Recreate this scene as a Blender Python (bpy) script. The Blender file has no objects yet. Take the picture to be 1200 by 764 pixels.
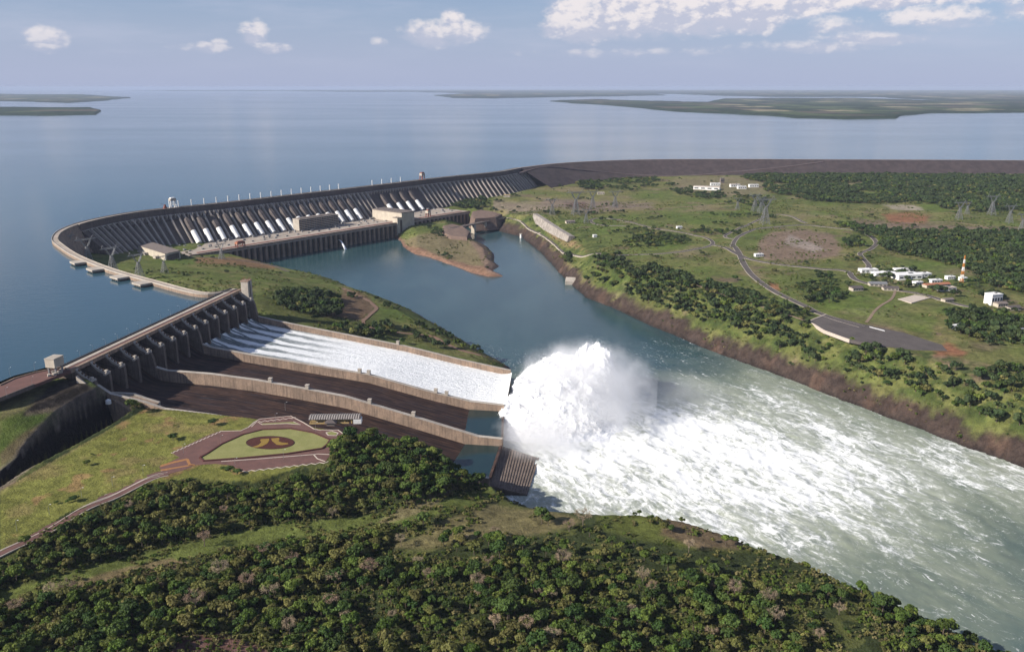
import bpy, math, random
import numpy as np
from mathutils import Vector
random.seed(7); rng = np.random.default_rng(11)
R = math.radians
sc = bpy.context.scene; COL = sc.collection
# ---------------------------------------------------------------- camera, world, sun, exposure
F, CX, CY, CAMH = 1000.0, 600.0, 382.0, 412.0          # pixels of the 1200 x 764 photo; metres above the river
PITCH = math.atan(280 / F); CP, SP = math.cos(PITCH), math.sin(PITCH)
cam = bpy.data.cameras.new('camera'); camo = bpy.data.objects.new('camera', cam); COL.objects.link(camo)
cam.sensor_width = 36; cam.lens = 36 * F / 1200; cam.clip_start = 1; cam.clip_end = 400000
camo.location = (0, 0, CAMH); camo.rotation_euler = (math.pi / 2 - PITCH, 0, 0); sc.camera = camo
SUN_AZ = (-0.93, -0.37); SUN_EL = 31.0                # where the sun stands (towards it)
_l = math.hypot(*SUN_AZ); sdir = Vector((SUN_AZ[0] / _l * math.cos(R(SUN_EL)), SUN_AZ[1] / _l * math.cos(R(SUN_EL)), math.sin(R(SUN_EL))))
sl = bpy.data.lights.new('sun', 'SUN'); sl.energy = 5.0; sl.angle = R(0.53); sl.color = (1, 0.93, 0.84)
so = bpy.data.objects.new('sun', sl); COL.objects.link(so); so.rotation_euler = sdir.to_track_quat('Z', 'Y').to_euler()
SKY_STRENGTH = 0.058
sc.view_settings.view_transform = 'Standard'; sc.view_settings.look = 'None'; sc.view_settings.gamma = 1
sc.view_settings.exposure = 0.68
sc.render.engine = 'CYCLES'
sc.cycles.use_denoising = True; sc.cycles.max_bounces = 6; sc.cycles.transparent_max_bounces = 12; sc.cycles.volume_bounces = 3
sc.cycles.use_adaptive_sampling = True; sc.cycles.adaptive_threshold = 0.02

def ray(px, py):
    u = (px - CX) / F; v = (py - CY) / F
    return np.array([u, CP - v * SP, -(SP + v * CP)])
def U(px, py, z):                                      # the point of height z seen at a photo pixel
    r = ray(px, py); t = (z - CAMH) / r[2]; q = r * t; return np.array([q[0], q[1], z])
def P(x, y, z):
    z = z - CAMH; d = y * CP - z * SP; d = np.maximum(d, 1.0)
    return CX + F * x / d, CY - F * (y * SP + z * CP) / d
def VP(px, py, a, b):
    r = ray(px, py); n = np.array([-(b[1] - a[1]), b[0] - a[0]]); t = (a[0] * n[0] + a[1] * n[1]) / (r[:2] @ n)
    q = r * t; return np.array([q[0], q[1], q[2] + CAMH])

# ---------------------------------------------------------------- node helpers
class NT:
    def __init__(s, tree): s.t = tree; s.n = tree.nodes; s.l = tree.links
    def node(s, kind, **kw):
        n = s.n.new(kind)
        for k, v in kw.items(): setattr(n, k, v)
        return n
    def put(s, inp, v):
        if isinstance(v, bpy.types.NodeSocket): s.l.new(v, inp)
        elif v is not None:
            try: inp.default_value = v
            except Exception: inp.default_value = tuple(v) + (1,)
    def m(s, op, a, b=None, c=None, clamp=False):
        n = s.node('ShaderNodeMath', operation=op); n.use_clamp = clamp
        s.put(n.inputs[0], a); s.put(n.inputs[1], b); s.put(n.inputs[2], c); return n.outputs[0]
    def vm(s, op, a, b=None):
        n = s.node('ShaderNodeVectorMath', operation=op); s.put(n.inputs[0], a)
        if b is not None: s.put(n.inputs[1], b)
        return n.outputs[0]
    def noise(s, vec, scale, detail=4, rough=0.55, dist=0.0, out='Fac'):
        n = s.node('ShaderNodeTexNoise'); s.put(n.inputs['Vector'], vec); s.put(n.inputs['Scale'], scale)
        n.inputs['Detail'].default_value = detail; n.inputs['Roughness'].default_value = rough; n.inputs['Distortion'].default_value = dist
        return n.outputs[out]
    def ramp(s, fac, lo, hi, a=0.0, b=1.0, smooth=True):
        n = s.node('ShaderNodeMapRange'); n.interpolation_type = 'SMOOTHSTEP' if smooth else 'LINEAR'
        s.put(n.inputs['Value'], fac); s.put(n.inputs['From Min'], lo); s.put(n.inputs['From Max'], hi); s.put(n.inputs['To Min'], a); s.put(n.inputs['To Max'], b)
        return n.outputs[0]
    def mix(s, fac, a, b, mode='MIX'):
        n = s.node('ShaderNodeMix', data_type='RGBA', blend_type=mode)
        s.put(n.inputs[0], fac); s.put(n.inputs[6], a); s.put(n.inputs[7], b); return n.outputs[2]
    def xyz(s, v):
        n = s.node('ShaderNodeSeparateXYZ'); s.put(n.inputs[0], v); return n.outputs
    def comb(s, x, y, z):
        n = s.node('ShaderNodeCombineXYZ'); s.put(n.inputs[0], x); s.put(n.inputs[1], y); s.put(n.inputs[2], z); return n.outputs[0]
    def scaled(s, v, sx, sy, sz): return s.vm('MULTIPLY', v, (sx, sy, sz))
    def bump(s, h, strength, dist):
        n = s.node('ShaderNodeBump'); s.put(n.inputs['Height'], h); n.inputs['Strength'].default_value = strength; n.inputs['Distance'].default_value = dist
        return n.outputs[0]

def new_mat(name):
    m = bpy.data.materials.new(name); m.use_nodes = True; t = NT(m.node_tree)
    b = [n for n in t.n if n.type == 'BSDF_PRINCIPLED'][0]
    b.inputs['Specular IOR Level'].default_value = 0.25
    return m, t, b
def c4(c): return (c[0], c[1], c[2], 1)
def simple(name, c1, c2=None, scale=0.15, rough=0.85, metal=0.0, bump=0.0, streak=0.0, dark=(0.05, 0.04, 0.035), spec=None):
    """c1..c2 by noise; streak = how strongly vertical stains darken it."""
    m, t, b = new_mat(name); g = t.node('ShaderNodeNewGeometry').outputs['Position']
    c2 = c2 or tuple(v * 0.75 for v in c1)
    n = t.noise(g, scale, 5, 0.6); col = t.mix(t.ramp(n, 0.3, 0.7), c4(c1), c4(c2))
    n2 = t.noise(g, scale * 9, 3, 0.6); col = t.mix(t.ramp(n2, 0.35, 0.75, 0, 0.35), col, c4(tuple(v * 0.5 for v in c2)))
    if streak:
        s_ = t.noise(t.scaled(g, 1, 1, 0.08), 0.45, 4, 0.65)
        col = t.mix(t.ramp(s_, 0.42, 0.7, 0, streak), col, c4(dark))
    t.put(b.inputs['Base Color'], col); b.inputs['Roughness'].default_value = rough; b.inputs['Metallic'].default_value = metal
    if spec is not None: b.inputs['Specular IOR Level'].default_value = spec
    if bump: t.put(b.inputs['Normal'], t.bump(t.noise(g, scale * 6, 5, 0.65), 0.8, bump))
    return m

# world: Nishita sky plus distant cumulus
w = bpy.data.worlds.new('World'); sc.world = w; w.use_nodes = True; wt = NT(w.node_tree)
bg = [n for n in wt.n if n.type == 'BACKGROUND'][0]
sky = wt.node('ShaderNodeTexSky', sky_type='NISHITA'); sky.sun_disc = False; sky.sun_elevation = R(SUN_EL)
sky.sun_rotation = math.atan2(SUN_AZ[0], SUN_AZ[1]); sky.altitude = 500; sky.air_density = 1.0; sky.dust_density = 1.0; sky.ozone_density = 2.2
gen = wt.node('ShaderNodeTexCoord').outputs['Generated']; X, Y, Z = wt.xyz(gen)
az = wt.m('ARCTAN2', X, Y); el = wt.m('ARCSINE', Z)
def azel(px, py):
    r = ray(px, py); r = r / np.linalg.norm(r); return math.atan2(r[0], r[1]), math.asin(r[2])
pv = wt.comb(wt.m('MULTIPLY', az, 1.0), wt.m('MULTIPLY', el, 1.6), 0.0)
nz = wt.noise(pv, 26, 9, 0.6); nzb = wt.noise(wt.vm('ADD', pv, (0.006, -0.006, 0)), 26, 9, 0.6)
cover = None; top = None
CL = [(770, 12, 135, 34, 1.5), (690, 26, 58, 27, 1.3), (870, 10, 90, 30, 1.3), (655, 32, 30, 16, .9), (520, 38, 58, 18, .95), (530, 26, 18, 14, .9), (445, 50, 12, 7, .8),
      (1095, 22, 62, 15, .95), (1020, 45, 60, 9, .75), (930, 55, 90, 8, .6), (1010, 2, 110, 12, .85), (985, 30, 45, 12, .7), (1180, -4, 60, 10, .6),
      (55, 46, 24, 14, .95), (45, 56, 22, 5, .7), (235, 56, 38, 7, .75), (258, 52, 12, 7, .8), (298, 38, 20, 17, .9), (320, 56, 22, 7, .8), (740, 62, 150, 6, .4),
      (1400, -10, 180, 40, 1), (1300, 40, 60, 16, .8), (-160, 20, 100, 20, .8), (-330, 45, 80, 16, .8), (-300, -120, 250, 50, .8), (700, -190, 300, 50, .8), (1500, -200, 260, 60, .8)]
for px, py, rx, ry, k in CL:
    a, e = azel(px, py)
    dx = wt.m('MULTIPLY', wt.m('SUBTRACT', az, a), F / rx); dy = wt.m('MULTIPLY', wt.m('SUBTRACT', el, e), F / ry)
    d = wt.m('MULTIPLY', wt.m('SUBTRACT', 1.0, wt.m('ADD', wt.m('MULTIPLY', dx, dx), wt.m('MULTIPLY', dy, dy))), k)
    tp = wt.m('MULTIPLY', wt.ramp(d, 0.0, 0.4), wt.ramp(dy, -0.7, 0.5))
    cover = d if cover is None else wt.m('MAXIMUM', cover, d); top = tp if top is None else wt.m('MAXIMUM', top, tp)
dens = wt.ramp(wt.m('ADD', wt.m('MULTIPLY', cover, 1.25), wt.m('MULTIPLY', wt.m('SUBTRACT', nz, 0.5), 3.2)), 0.0, 1.1)
dens = wt.m('MULTIPLY', dens, wt.ramp(cover, -0.6, 0.15))
relief = wt.ramp(wt.m('ADD', wt.m('MULTIPLY', wt.m('SUBTRACT', nz, nzb), 5.0), wt.m('MULTIPLY', top, 0.75)), 0.05, 0.9)
ccol = wt.mix(relief, (6.2, 6.3, 7.6, 1), (10.2, 9.4, 9.3, 1))
band = wt.ramp(el, 0.0, 0.085)                                   # near the horizon the clouds sink into the haze
dens = wt.m('MULTIPLY', dens, wt.m('ADD', 0.15, wt.m('MULTIPLY', band, 0.68)))
vz = wt.m('MULTIPLY', wt.ramp(wt.noise(wt.scaled(pv, 1, 4, 1), 5, 6, 0.6), 0.42, 0.75), wt.ramp(el, 0.0, 0.05, 0.0, 0.35))   # thin high veil
tint = wt.mix(1.0, sky.outputs[0], (0.80, 0.90, 1.10, 1), 'MULTIPLY')
haze_mix = wt.ramp(el, 0.0, 0.14, 0.85, 0.2)
veil = wt.mix(haze_mix, tint, (4.7, 5.3, 7.5, 1))
veil = wt.mix(vz, veil, (6.0, 6.3, 7.9, 1))
wt.put(bg.inputs['Color'], wt.mix(dens, veil, ccol)); bg.inputs['Strength'].default_value = SKY_STRENGTH

# ---------------------------------------------------------------- mesh helpers
def link(o): COL.objects.link(o); return o
class MB:
    def __init__(s): s.v = []; s.f = []
    def add(s, vs, fs):
        k = len(s.v); s.v.extend([tuple(float(q) for q in v) for v in vs]); s.f.extend([tuple(i + k for i in f) for f in fs]); return s
    def prism(s, poly, z0, z1):                         # footprint [(x,y)], z0/z1 numbers or per-vertex lists
        n = len(poly); a = z0 if isinstance(z0, (list, tuple)) else [z0] * n; b = z1 if isinstance(z1, (list, tuple)) else [z1] * n
        ar = sum(poly[i][0] * poly[(i + 1) % n][1] - poly[(i + 1) % n][0] * poly[i][1] for i in range(n))
        if ar < 0: poly = poly[::-1]; a = list(a)[::-1]; b = list(b)[::-1]
        vs = [(p[0], p[1], a[i]) for i, p in enumerate(poly)] + [(p[0], p[1], b[i]) for i, p in enumerate(poly)]
        return s.add(vs, [tuple(range(n - 1, -1, -1)), tuple(range(n, 2 * n))] + [(i, (i + 1) % n, n + (i + 1) % n, n + i) for i in range(n)])
    def box(s, c, size, rz=0.0):                        # c = centre of the base
        sx, sy, sz = size; ca, sa = math.cos(rz), math.sin(rz)
        pl = [(c[0] + x * sx / 2 * ca - y * sy / 2 * sa, c[1] + x * sx / 2 * sa + y * sy / 2 * ca) for x, y in ((-1, -1), (1, -1), (1, 1), (-1, 1))]
        return s.prism(pl, c[2], c[2] + sz)
    def bar(s, a, b, r, n=4, r2=None):
        a = Vector(a); b = Vector(b); d = (b - a); 
        if d.length < 1e-6: return s
        d.normalize(); u = d.orthogonal().normalized(); w_ = d.cross(u); r2 = r if r2 is None else r2
        vs = []
        for p, rr in ((a, r), (b, r2)):
            for i in range(n):
                t = 2 * math.pi * i / n; vs.append(p + (u * math.cos(t) + w_ * math.sin(t)) * rr)
        return s.add(vs, [tuple(range(n - 1, -1, -1)), tuple(range(n, 2 * n))] + [(i, (i + 1) % n, n + (i + 1) % n, n + i) for i in range(n)])
    def loft(s, rings, closed=True, caps=True):
        n = len(rings[0]); vs = [p for r in rings for p in r]; fs = []
        for k in range(len(rings) - 1):
            for i in range(n if closed else n - 1):
                j = (i + 1) % n; fs.append((k * n + i, k * n + j, (k + 1) * n + j, (k + 1) * n + i))
        if caps and closed: fs += [tuple(range(n - 1, -1, -1)), tuple(range((len(rings) - 1) * n, len(rings) * n))]
        return s.add(vs, fs)
    def build(s, name, mat, parent=None, smooth=False, recalc=True):
        me = bpy.data.meshes.new(name)
        off = Vector((0, 0, 0))
        if parent is not None:
            p = parent
            while p is not None: off += p.location; p = p.parent
        else:
            vs = np.array(s.v); off = Vector((float(vs[:, 0].mean()), float(vs[:, 1].mean()), float(vs[:, 2].min())))
        me.from_pydata([(v[0] - off.x, v[1] - off.y, v[2] - off.z) for v in s.v], [], s.f)
        if recalc:
            import bmesh
            bm = bmesh.new(); bm.from_mesh(me); bmesh.ops.recalc_face_normals(bm, faces=bm.faces); bm.to_mesh(me); bm.free()
        if smooth: me.polygons.foreach_set('use_smooth', [True] * len(me.polygons))
        me.materials.append(mat); o = bpy.data.objects.new(name, me); link(o)
        if parent is not None: o.parent = parent
        else: o.location = off
        return o
def thing(name, label, cat, loc, group=None):
    o = bpy.data.objects.new(name, None); link(o); o.location = tuple(float(v) for v in loc); o.empty_display_size = 1
    return tag(o, label, cat, group)
def tag(o, label=None, cat=None, group=None, kind=None):
    if label: o['label'] = label
    if cat: o['category'] = cat
    if group: o['group'] = group
    if kind: o['kind'] = kind
    return o
def copy_tree(o, loc=None, rz=None, scale=None, label=None, parent=None):
    c = o.copy(); link(c)
    if parent is not None: c.parent = parent
    if loc is not None: c.location = tuple(float(v) for v in loc)
    if rz is not None: c.rotation_euler = (0, 0, rz)
    if scale is not None: c.scale = scale if hasattr(scale, '__len__') else (scale,) * 3
    if label: c['label'] = label
    for ch in list(o.children): copy_tree(ch, parent=c)
    return c
def grid_mesh(name, V, nr, nc, mat, smooth=True):       # V: (nr*nc, 3)
    me = bpy.data.meshes.new(name); i = np.arange((nr - 1) * (nc - 1)); r = i // (nc - 1); c = i % (nc - 1); a = r * nc + c
    Q = np.stack([a, a + 1, a + nc + 1, a + nc], 1).astype(np.int32)
    me.vertices.add(len(V)); me.vertices.foreach_set('co', V.astype(np.float32).ravel())
    me.loops.add(Q.size); me.loops.foreach_set('vertex_index', Q.ravel())
    me.polygons.add(len(Q)); me.polygons.foreach_set('loop_start', np.arange(0, Q.size, 4, dtype=np.int32))
    me.polygons.foreach_set('use_smooth', np.ones(len(Q), bool)) if smooth else None
    me.update(calc_edges=True); me.materials.append(mat)
    o = bpy.data.objects.new(name, me); return link(o)
def col_attr(me, name, C):
    a = me.color_attributes.new(name, 'FLOAT_COLOR', 'POINT'); B = np.ones((len(C), 4), np.float32); B[:, :C.shape[1]] = C; a.data.foreach_set('color', B.ravel())
def f_attr(me, name, A): me.attributes.new(name, 'FLOAT', 'POINT').data.foreach_set('value', A.astype(np.float32))

# ---------------------------------------------------------------- numpy noise and distances
def hsh(i, j, k=0):
    n = (i.astype(np.int64) * 374761393 + j.astype(np.int64) * 668265263 + (k * 2147483647 if np.isscalar(k) else k.astype(np.int64) * 1274126177)) & 0xffffffff
    n = ((n ^ (n >> 13)) * 1274126177) & 0xffffffff; return ((n ^ (n >> 16)) & 0xffffff) / float(0xffffff)
def vnoise(x, y, seed=0):
    i = np.floor(x); j = np.floor(y); fx = x - i; fy = y - j; fx = fx * fx * (3 - 2 * fx); fy = fy * fy * (3 - 2 * fy); i = i + 1000 + seed * 57; j = j + 1000 + seed * 131
    return (hsh(i, j) * (1 - fx) + hsh(i + 1, j) * fx) * (1 - fy) + (hsh(i, j + 1) * (1 - fx) + hsh(i + 1, j + 1) * fx) * fy
def fbm(x, y, scale, oct=4, seed=0, gain=0.5):
    s = 0; a = 1; t = 0
    for o in range(oct): s = s + a * vnoise(x / scale * 2 ** o + o * 17.3, y / scale * 2 ** o + o * 9.1, seed + o); t += a; a *= gain
    return s / t * 2 - 1
def sd_poly(x, y, poly):                                # < 0 inside
    d = np.full(x.shape, 1e18); ins = np.zeros(x.shape, bool); n = len(poly)
    for i in range(n):
        ax, ay = poly[i][:2]; bx, by = poly[(i + 1) % n][:2]; ex, ey = bx - ax, by - ay; L = ex * ex + ey * ey + 1e-12
        t = np.clip(((x - ax) * ex + (y - ay) * ey) / L, 0, 1); d = np.minimum(d, (x - ax - t * ex) ** 2 + (y - ay - t * ey) ** 2)
        c = (ay > y) != (by > y)
        if ey != 0: ins ^= c & (x < ex * (y - ay) / ey + ax)
    d = np.sqrt(d); return np.where(ins, -d, d)
def d_line(x, y, pts, vals=None):                       # distance to polyline and value (e.g. height) interpolated along it
    d = np.full(x.shape, 1e18); v = np.zeros(x.shape)
    for i in range(len(pts) - 1):
        ax, ay = pts[i][:2]; bx, by = pts[i + 1][:2]; ex, ey = bx - ax, by - ay; L = ex * ex + ey * ey + 1e-12
        t = np.clip(((x - ax) * ex + (y - ay) * ey) / L, 0, 1); dd = (x - ax - t * ex) ** 2 + (y - ay - t * ey) ** 2; k = dd < d
        d = np.where(k, dd, d)
        if vals is not None: v = np.where(k, vals[i] + (vals[i + 1] - vals[i]) * t, v)
    return np.sqrt(d), v
def sstep(a, b, x): t = np.clip((x - a) / (b - a), 0, 1); return t * t * (3 - 2 * t)
class RBF:
    def __init__(s, pts, vals):
        s.p = np.array(pts, float); D = np.hypot(s.p[:, None, 0] - s.p[None, :, 0], s.p[:, None, 1] - s.p[None, :, 1]); n = len(vals)
        A = np.zeros((n + 1, n + 1)); A[:n, :n] = D - np.eye(n) * 3.0; A[n, :n] = 1; A[:n, n] = 1
        s.w = np.linalg.solve(A, np.append(np.array(vals, float), 0))
    def __call__(s, x, y):
        r = np.full(x.shape, s.w[-1])
        for (a, b), w_ in zip(s.p, s.w[:-1]): r = r + w_ * np.hypot(x - a, y - b)
        return r
def ND(v): v = np.array(v, float); return v / np.linalg.norm(v)
# ---------------------------------------------------------------- the plan of the place (metres, river level = 0)
ZR, ZC = 116.0, 121.0                                   # reservoir level, dam crest
A = U(76, 431, ZC); B = U(272, 340, ZC); NV = ND((B - A)[:2]); LC = float(np.linalg.norm(B - A))
WALL_PX = [[(282, 357.4), (299, 370), (340, 379), (476, 405.6), (539, 421), (598.6, 433.9)],
           [(216, 392), (232, 401), (248, 407), (300, 416.6), (432, 438.6), (498, 457), (551, 470), (591, 474.7)],
           [(168, 419), (180, 429), (196, 434), (247.6, 438), (300, 445), (340, 452), (404, 464), (479, 486), (561, 511), (589, 514)]]
ENDS = [U(598.6, 433.9, 22), U(591, 474.7, 22), U(589, 514, 22), U(573, 560, 22)]
STARTS = [np.array([*(A[:2] + NV * LC * k / 14), ZC]) for k in (14, 8, 4, 0)]
WDIR = [ND((e - s)[:2]) for s, e in zip(STARTS, ENDS)]
WLEN = [float(np.linalg.norm((e - s)[:2])) for s, e in zip(STARTS, ENDS)]
WPROF = []
for i in range(3):
    pr = [(0, 112.0)]
    for p in WALL_PX[i]:
        q = VP(*p, STARTS[i], ENDS[i]); pr.append((float((q - STARTS[i])[:2] @ WDIR[i]), float(q[2])))
    pr.append((WLEN[i] + 1, 22.0)); WPROF.append(pr)
WPROF.append([(0, 121), (22, 112), (50, 94), (90, 86), (110, 80), (162, 76), (204, 71), (270, 60), (346, 42), (428, 23.5), (WLEN[3] + 1, 22)])
def wtop(i, s): return float(np.interp(s, [p[0] for p in WPROF[i]], [p[1] for p in WPROF[i]]))
def wpt(i, s): return STARTS[i][:2] + WDIR[i] * s
WH = [11.0, 11.0, 14.0, 14.0]
def floor_z(i, s, L):                                   # chute floor height beside wall i
    z = wtop(i, max(s, 45)) - WH[i] if s < 45 else wtop(i, s) - WH[i]
    if s < 45:
        z45 = wtop(i, 45) - WH[i]; t = max(0.0, min(1.0, s / 45)); z = 97 + (z45 - 97) * (t * t * (3 - 2 * t)) if s > 0 else 97
    if s > L - 22: z = z + (15.5 - z) * ((s - L + 22) / 22) ** 2
    return z
# river outline at z = 0
EAST = [U(x, y, 0)[:2] for x, y in [(545, 262), (580, 262), (585, 271), (612, 278), (635, 297), (652, 315), (669, 333), (687, 348.5), (712.6, 358.6), (738.5, 370), (760, 381), (800, 397), (830, 410),
        (860, 421), (889, 431), (920, 442.5), (955, 457), (998, 472.7), (1032.7, 487), (1067, 498.6), (1107.5, 514.5), (1150, 530), (1200, 548)]] + [np.array(p, float) for p in [(640, 760), (740, 500), (850, 200), (980, -200)]]
SKYL = [(1200, 766, 42), (1120, 737, 45), (1040, 697, 50), (960, 657, 54), (870, 625, 57), (800, 603, 58), (740, 597, 56), (680, 594, 53), (625, 590, 48)]
NEARB = [np.array(p, float) for p in [(650, -200), (560, 200)]] + [U(*p)[:2] + np.array([0.42, 0.9]) * (p[2] * 0.8) for p in SKYL]
LIPS = [U(600, 588, 6)[:2] + np.array([14, 0]), ENDS[3][:2] + np.array([12, -26]), ENDS[3][:2] + np.array([0, -3]), ENDS[3][:2] + np.array([-3, 3]), ENDS[2][:2] + np.array([-3, 0]), ENDS[0][:2] + np.array([1, 0]), ENDS[0][:2] + np.array([0, 12])]
SPITB = [U(x, y, 3)[:2] for x, y in [(598, 429), (583, 420), (558, 407), (520, 383.5), (488, 366), (473, 358.6), (444, 347), (415, 338.5), (398, 330), (360, 321), (328, 314), (299, 307)]]
PHA = U(299, 307, 0)[:2]; PHT = ND(U(465, 278, 0)[:2] - PHA); PHN = np.array([PHT[1], -PHT[0]])   # powerhouse front line, direction, outward normal
ISL = [U(x, y, 0)[:2] for x, y in [(470, 283), (472.7, 290), (487, 298), (501.5, 301), (530, 311), (553, 320), (573, 324.6), (590, 324), (576, 317), (586, 312.5), (579, 307), (579, 298), (570.6, 289.5), (558, 283), (548, 277)]]
RIVER = EAST + NEARB + LIPS + SPITB + [PHA - PHN * 8, PHA + PHT * 460 - PHN * 8] + ISL
# dam crest line
CREST_PX = [(242, 345), (180, 330), (130, 316), (90, 300), (70, 287), (64, 280), (72, 270), (100, 260), (150, 250), (200, 244), (260, 238), (330, 230), (400, 222), (460, 215), (520, 208), (580, 202), (608, 197)]
_c = [B[:2] + NV * 8] + [U(x, y, ZC)[:2] for x, y in CREST_PX]
def catmull(pts, n=12):
    P_ = [np.array(p, float) for p in pts]; P_ = [2 * P_[0] - P_[1]] + P_ + [2 * P_[-1] - P_[-2]]; o = []
    for i in range(1, len(P_) - 2):
        for k in range(n):
            t = k / n; a, b, c, d = P_[i - 1:i + 3]; o.append(0.5 * ((2 * b) + (c - a) * t + (2 * a - 5 * b + 4 * c - d) * t * t + (3 * b - a - 3 * c + d) * t ** 3))
    return o + [P_[-2]]
def resample(pts, step):
    L = [0.0]
    for a, b in zip(pts[:-1], pts[1:]): L.append(L[-1] + float(np.linalg.norm(b - a)))
    n = max(2, int(round(L[-1] / step)) + 1); s = np.linspace(0, L[-1], n); pa = np.array([p[:2] for p in pts])
    return np.stack([np.interp(s, L, pa[:, 0]), np.interp(s, L, pa[:, 1])], 1), s
CR, CRS = resample(catmull(_c), 10.0)
for _ in range(6): CR[1:-1] = 0.25 * CR[:-2] + 0.5 * CR[1:-1] + 0.25 * CR[2:]
CRT = np.gradient(CR, axis=0); CRT /= np.linalg.norm(CRT, axis=1)[:, None]
CRN = np.stack([CRT[:, 1], -CRT[:, 0]], 1)              # downstream normal
iw = int(np.argmin(CR[:, 0]))                           # leftmost point: where wing and main dam meet
ROCK = [U(x, y, ZC)[:2] for x, y in [(608, 197), (650, 192), (700, 189), (760, 187.2), (860, 186.8), (980, 187.2), (1100, 187.6), (1200, 188.2)]] + [np.array([3200., 3500.]), np.array([6000., 3200.])]
RK, RKS = resample(catmull(ROCK, 10), 25.0)
RKT = np.gradient(RK, axis=0); RKT /= np.linalg.norm(RKT, axis=1)[:, None]; RKN = np.stack([RKT[:, 1], -RKT[:, 0]], 1)
# left dike
DIKEUP = [U(x, y, ZR)[:2] for x, y in [(75, 431), (59.5, 429), (41, 434), (17, 440), (0, 447)]] + [np.array(p, float) for p in [(-620, 770), (-760, 640), (-1000, 500), (-1500, 300), (-2600, 100)]]
DIKE = [U(x, y, ZC)[:2] for x, y in [(83, 434), (72, 431), (41, 437), (17, 444), (0, 452)]] + [np.array(p, float) for p in [(-600, 740), (-740, 620), (-1000, 470), (-1500, 260), (-1490, 240), (-980, 430), (-680, 600), (-570, 720)]] + [U(0, 467, ZC)[:2], U(40, 451, ZC)[:2]]
RESERV = [np.array([90000., 3000.]), np.array([90000., 90000.]), np.array([-90000., 90000.]), np.array([-90000., 500.])] + DIKEUP[::-1] + [A[:2], B[:2]] + list(CR[::4]) + list(RK[2::4])
CANAL = [U(x, y, z)[:2] for x, y, z in [(129, 471, 84), (100, 486, 84), (71, 502, 84), (48, 519, 84), (30.6, 530, 84), (0, 553, 84)]] + [np.array(p, float) for p in [(-480, 640), (-560, 400), (-500, 380), (-445, 620)]] + \
        [U(x, y, z)[:2] for x, y, z in [(0, 580, 76), (40, 555, 76), (85, 530, 76), (125, 508, 76), (157, 488, 76), (150, 468, 80)]]
CTRL = [(0, 764, 75), (200, 764, 70), (400, 764, 66), (600, 764, 62), (800, 764, 58), (1000, 764, 52), (1150, 764, 46), (-250, 850, 78), (600, 1100, 60), (1300, 900, 40), (0, 1100, 70),
        (0, 690, 67), (150, 660, 64), (300, 625, 62), (420, 605, 60), (100, 620, 72), (250, 580, 76), (400, 545, 79), (480, 560, 74), (520, 565, 64), (560, 578, 52),
        (620, 592, 50), (700, 597, 56), (800, 606, 61), (870, 626, 58), (960, 657, 55), (1040, 697, 50), (1120, 737, 45), (700, 650, 66), (600, 650, 66), (500, 660, 66), (850, 680, 63), (950, 720, 58), (300, 700, 68), (400, 680, 68), (640, 615, 58), (780, 640, 66),
        (190, 470, 79), (240, 472, 80), (300, 475, 80), (370, 485, 80), (100, 530, 80), (0, 620, 80), (200, 520, 80), (316, 518, 80), (390, 520, 80), (0, 640, 79), (230, 548, 80), (380, 540, 80), (100, 595, 79), (-200, 700, 80), (-100, 600, 82),
        (20, 535, 85), (60, 503, 85), (120, 470, 87), (0, 490, 96), (60, 480, 94), (110, 462, 92), (-150, 480, 100),
        (300, 353, 79), (230, 322, 78), (180, 316, 74), (330, 335, 70), (280, 312, 52), (240, 308, 47), (190, 304, 45), (165, 300, 45), (135, 305, 55), (100, 290, 60), (150, 275, 60), (320, 318, 22),
        (320, 352, 74), (360, 345, 55), (400, 345, 36), (350, 372, 68), (430, 372, 46), (480, 387, 36), (520, 400, 27), (560, 413, 20), (592, 426, 16), (455, 360, 26), (380, 360, 58),
        (500, 272, 24), (520, 283, 19), (540, 290, 12), (560, 305, 8), (495, 288, 12), (540, 268, 24), (555, 313, 6),
        (595, 250, 34), (570, 240, 44), (600, 233, 50), (580, 216, 54), (545, 232, 42), (540, 222, 46), (620, 225, 54), (635, 250, 58), (655, 262, 58), (685, 278, 57), (705, 297, 53), (720, 305, 55), (760, 330, 60), (800, 360, 62), (860, 385, 62),
        (950, 385, 64), (1050, 420, 62), (1100, 440, 60), (1200, 450, 60), (1200, 400, 65), (1100, 350, 66), (1000, 330, 66), (900, 300, 64), (800, 270, 62), (700, 250, 59), (800, 220, 66), (900, 202, 70), (1000, 205, 70), (1200, 208, 70),
        (1200, 260, 68), (1100, 260, 68), (1000, 260, 68), (700, 215, 58), (1500, 220, 70), (1500, 400, 64), (750, 285, 62), (850, 250, 66)]
base_rbf = RBF([U(*p)[:2] for p in CTRL], [p[2] for p in CTRL])
BENCH_PX = [(588, 256, 29), (595, 255, 30), (619, 262.5, 35), (645, 275, 42), (660, 285.5, 47), (677, 293, 50), (687, 296, 52), (705, 297, 54)]
BENCH = [U(*p) for p in BENCH_PX]
CHPOLY = [wpt(0, -14), wpt(0, WLEN[0] + 1), wpt(1, WLEN[1] + 1), wpt(2, WLEN[2] + 1), wpt(3, WLEN[3] + 1), wpt(3, -14)]
PADS = [([U(x, y, 80)[:2] for x, y in [(190, 545), (235, 505), (300, 480), (350, 478), (425, 484), (410, 500), (395, 540), (300, 558), (220, 560)]], 80.0, 10),
        ([U(x, y, 64)[:2] for x, y in [(938, 376), (966, 361), (1060, 382), (1135, 410), (1110, 420), (1050, 417), (990, 406), (945, 388)]], 64.0, 22)]
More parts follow.
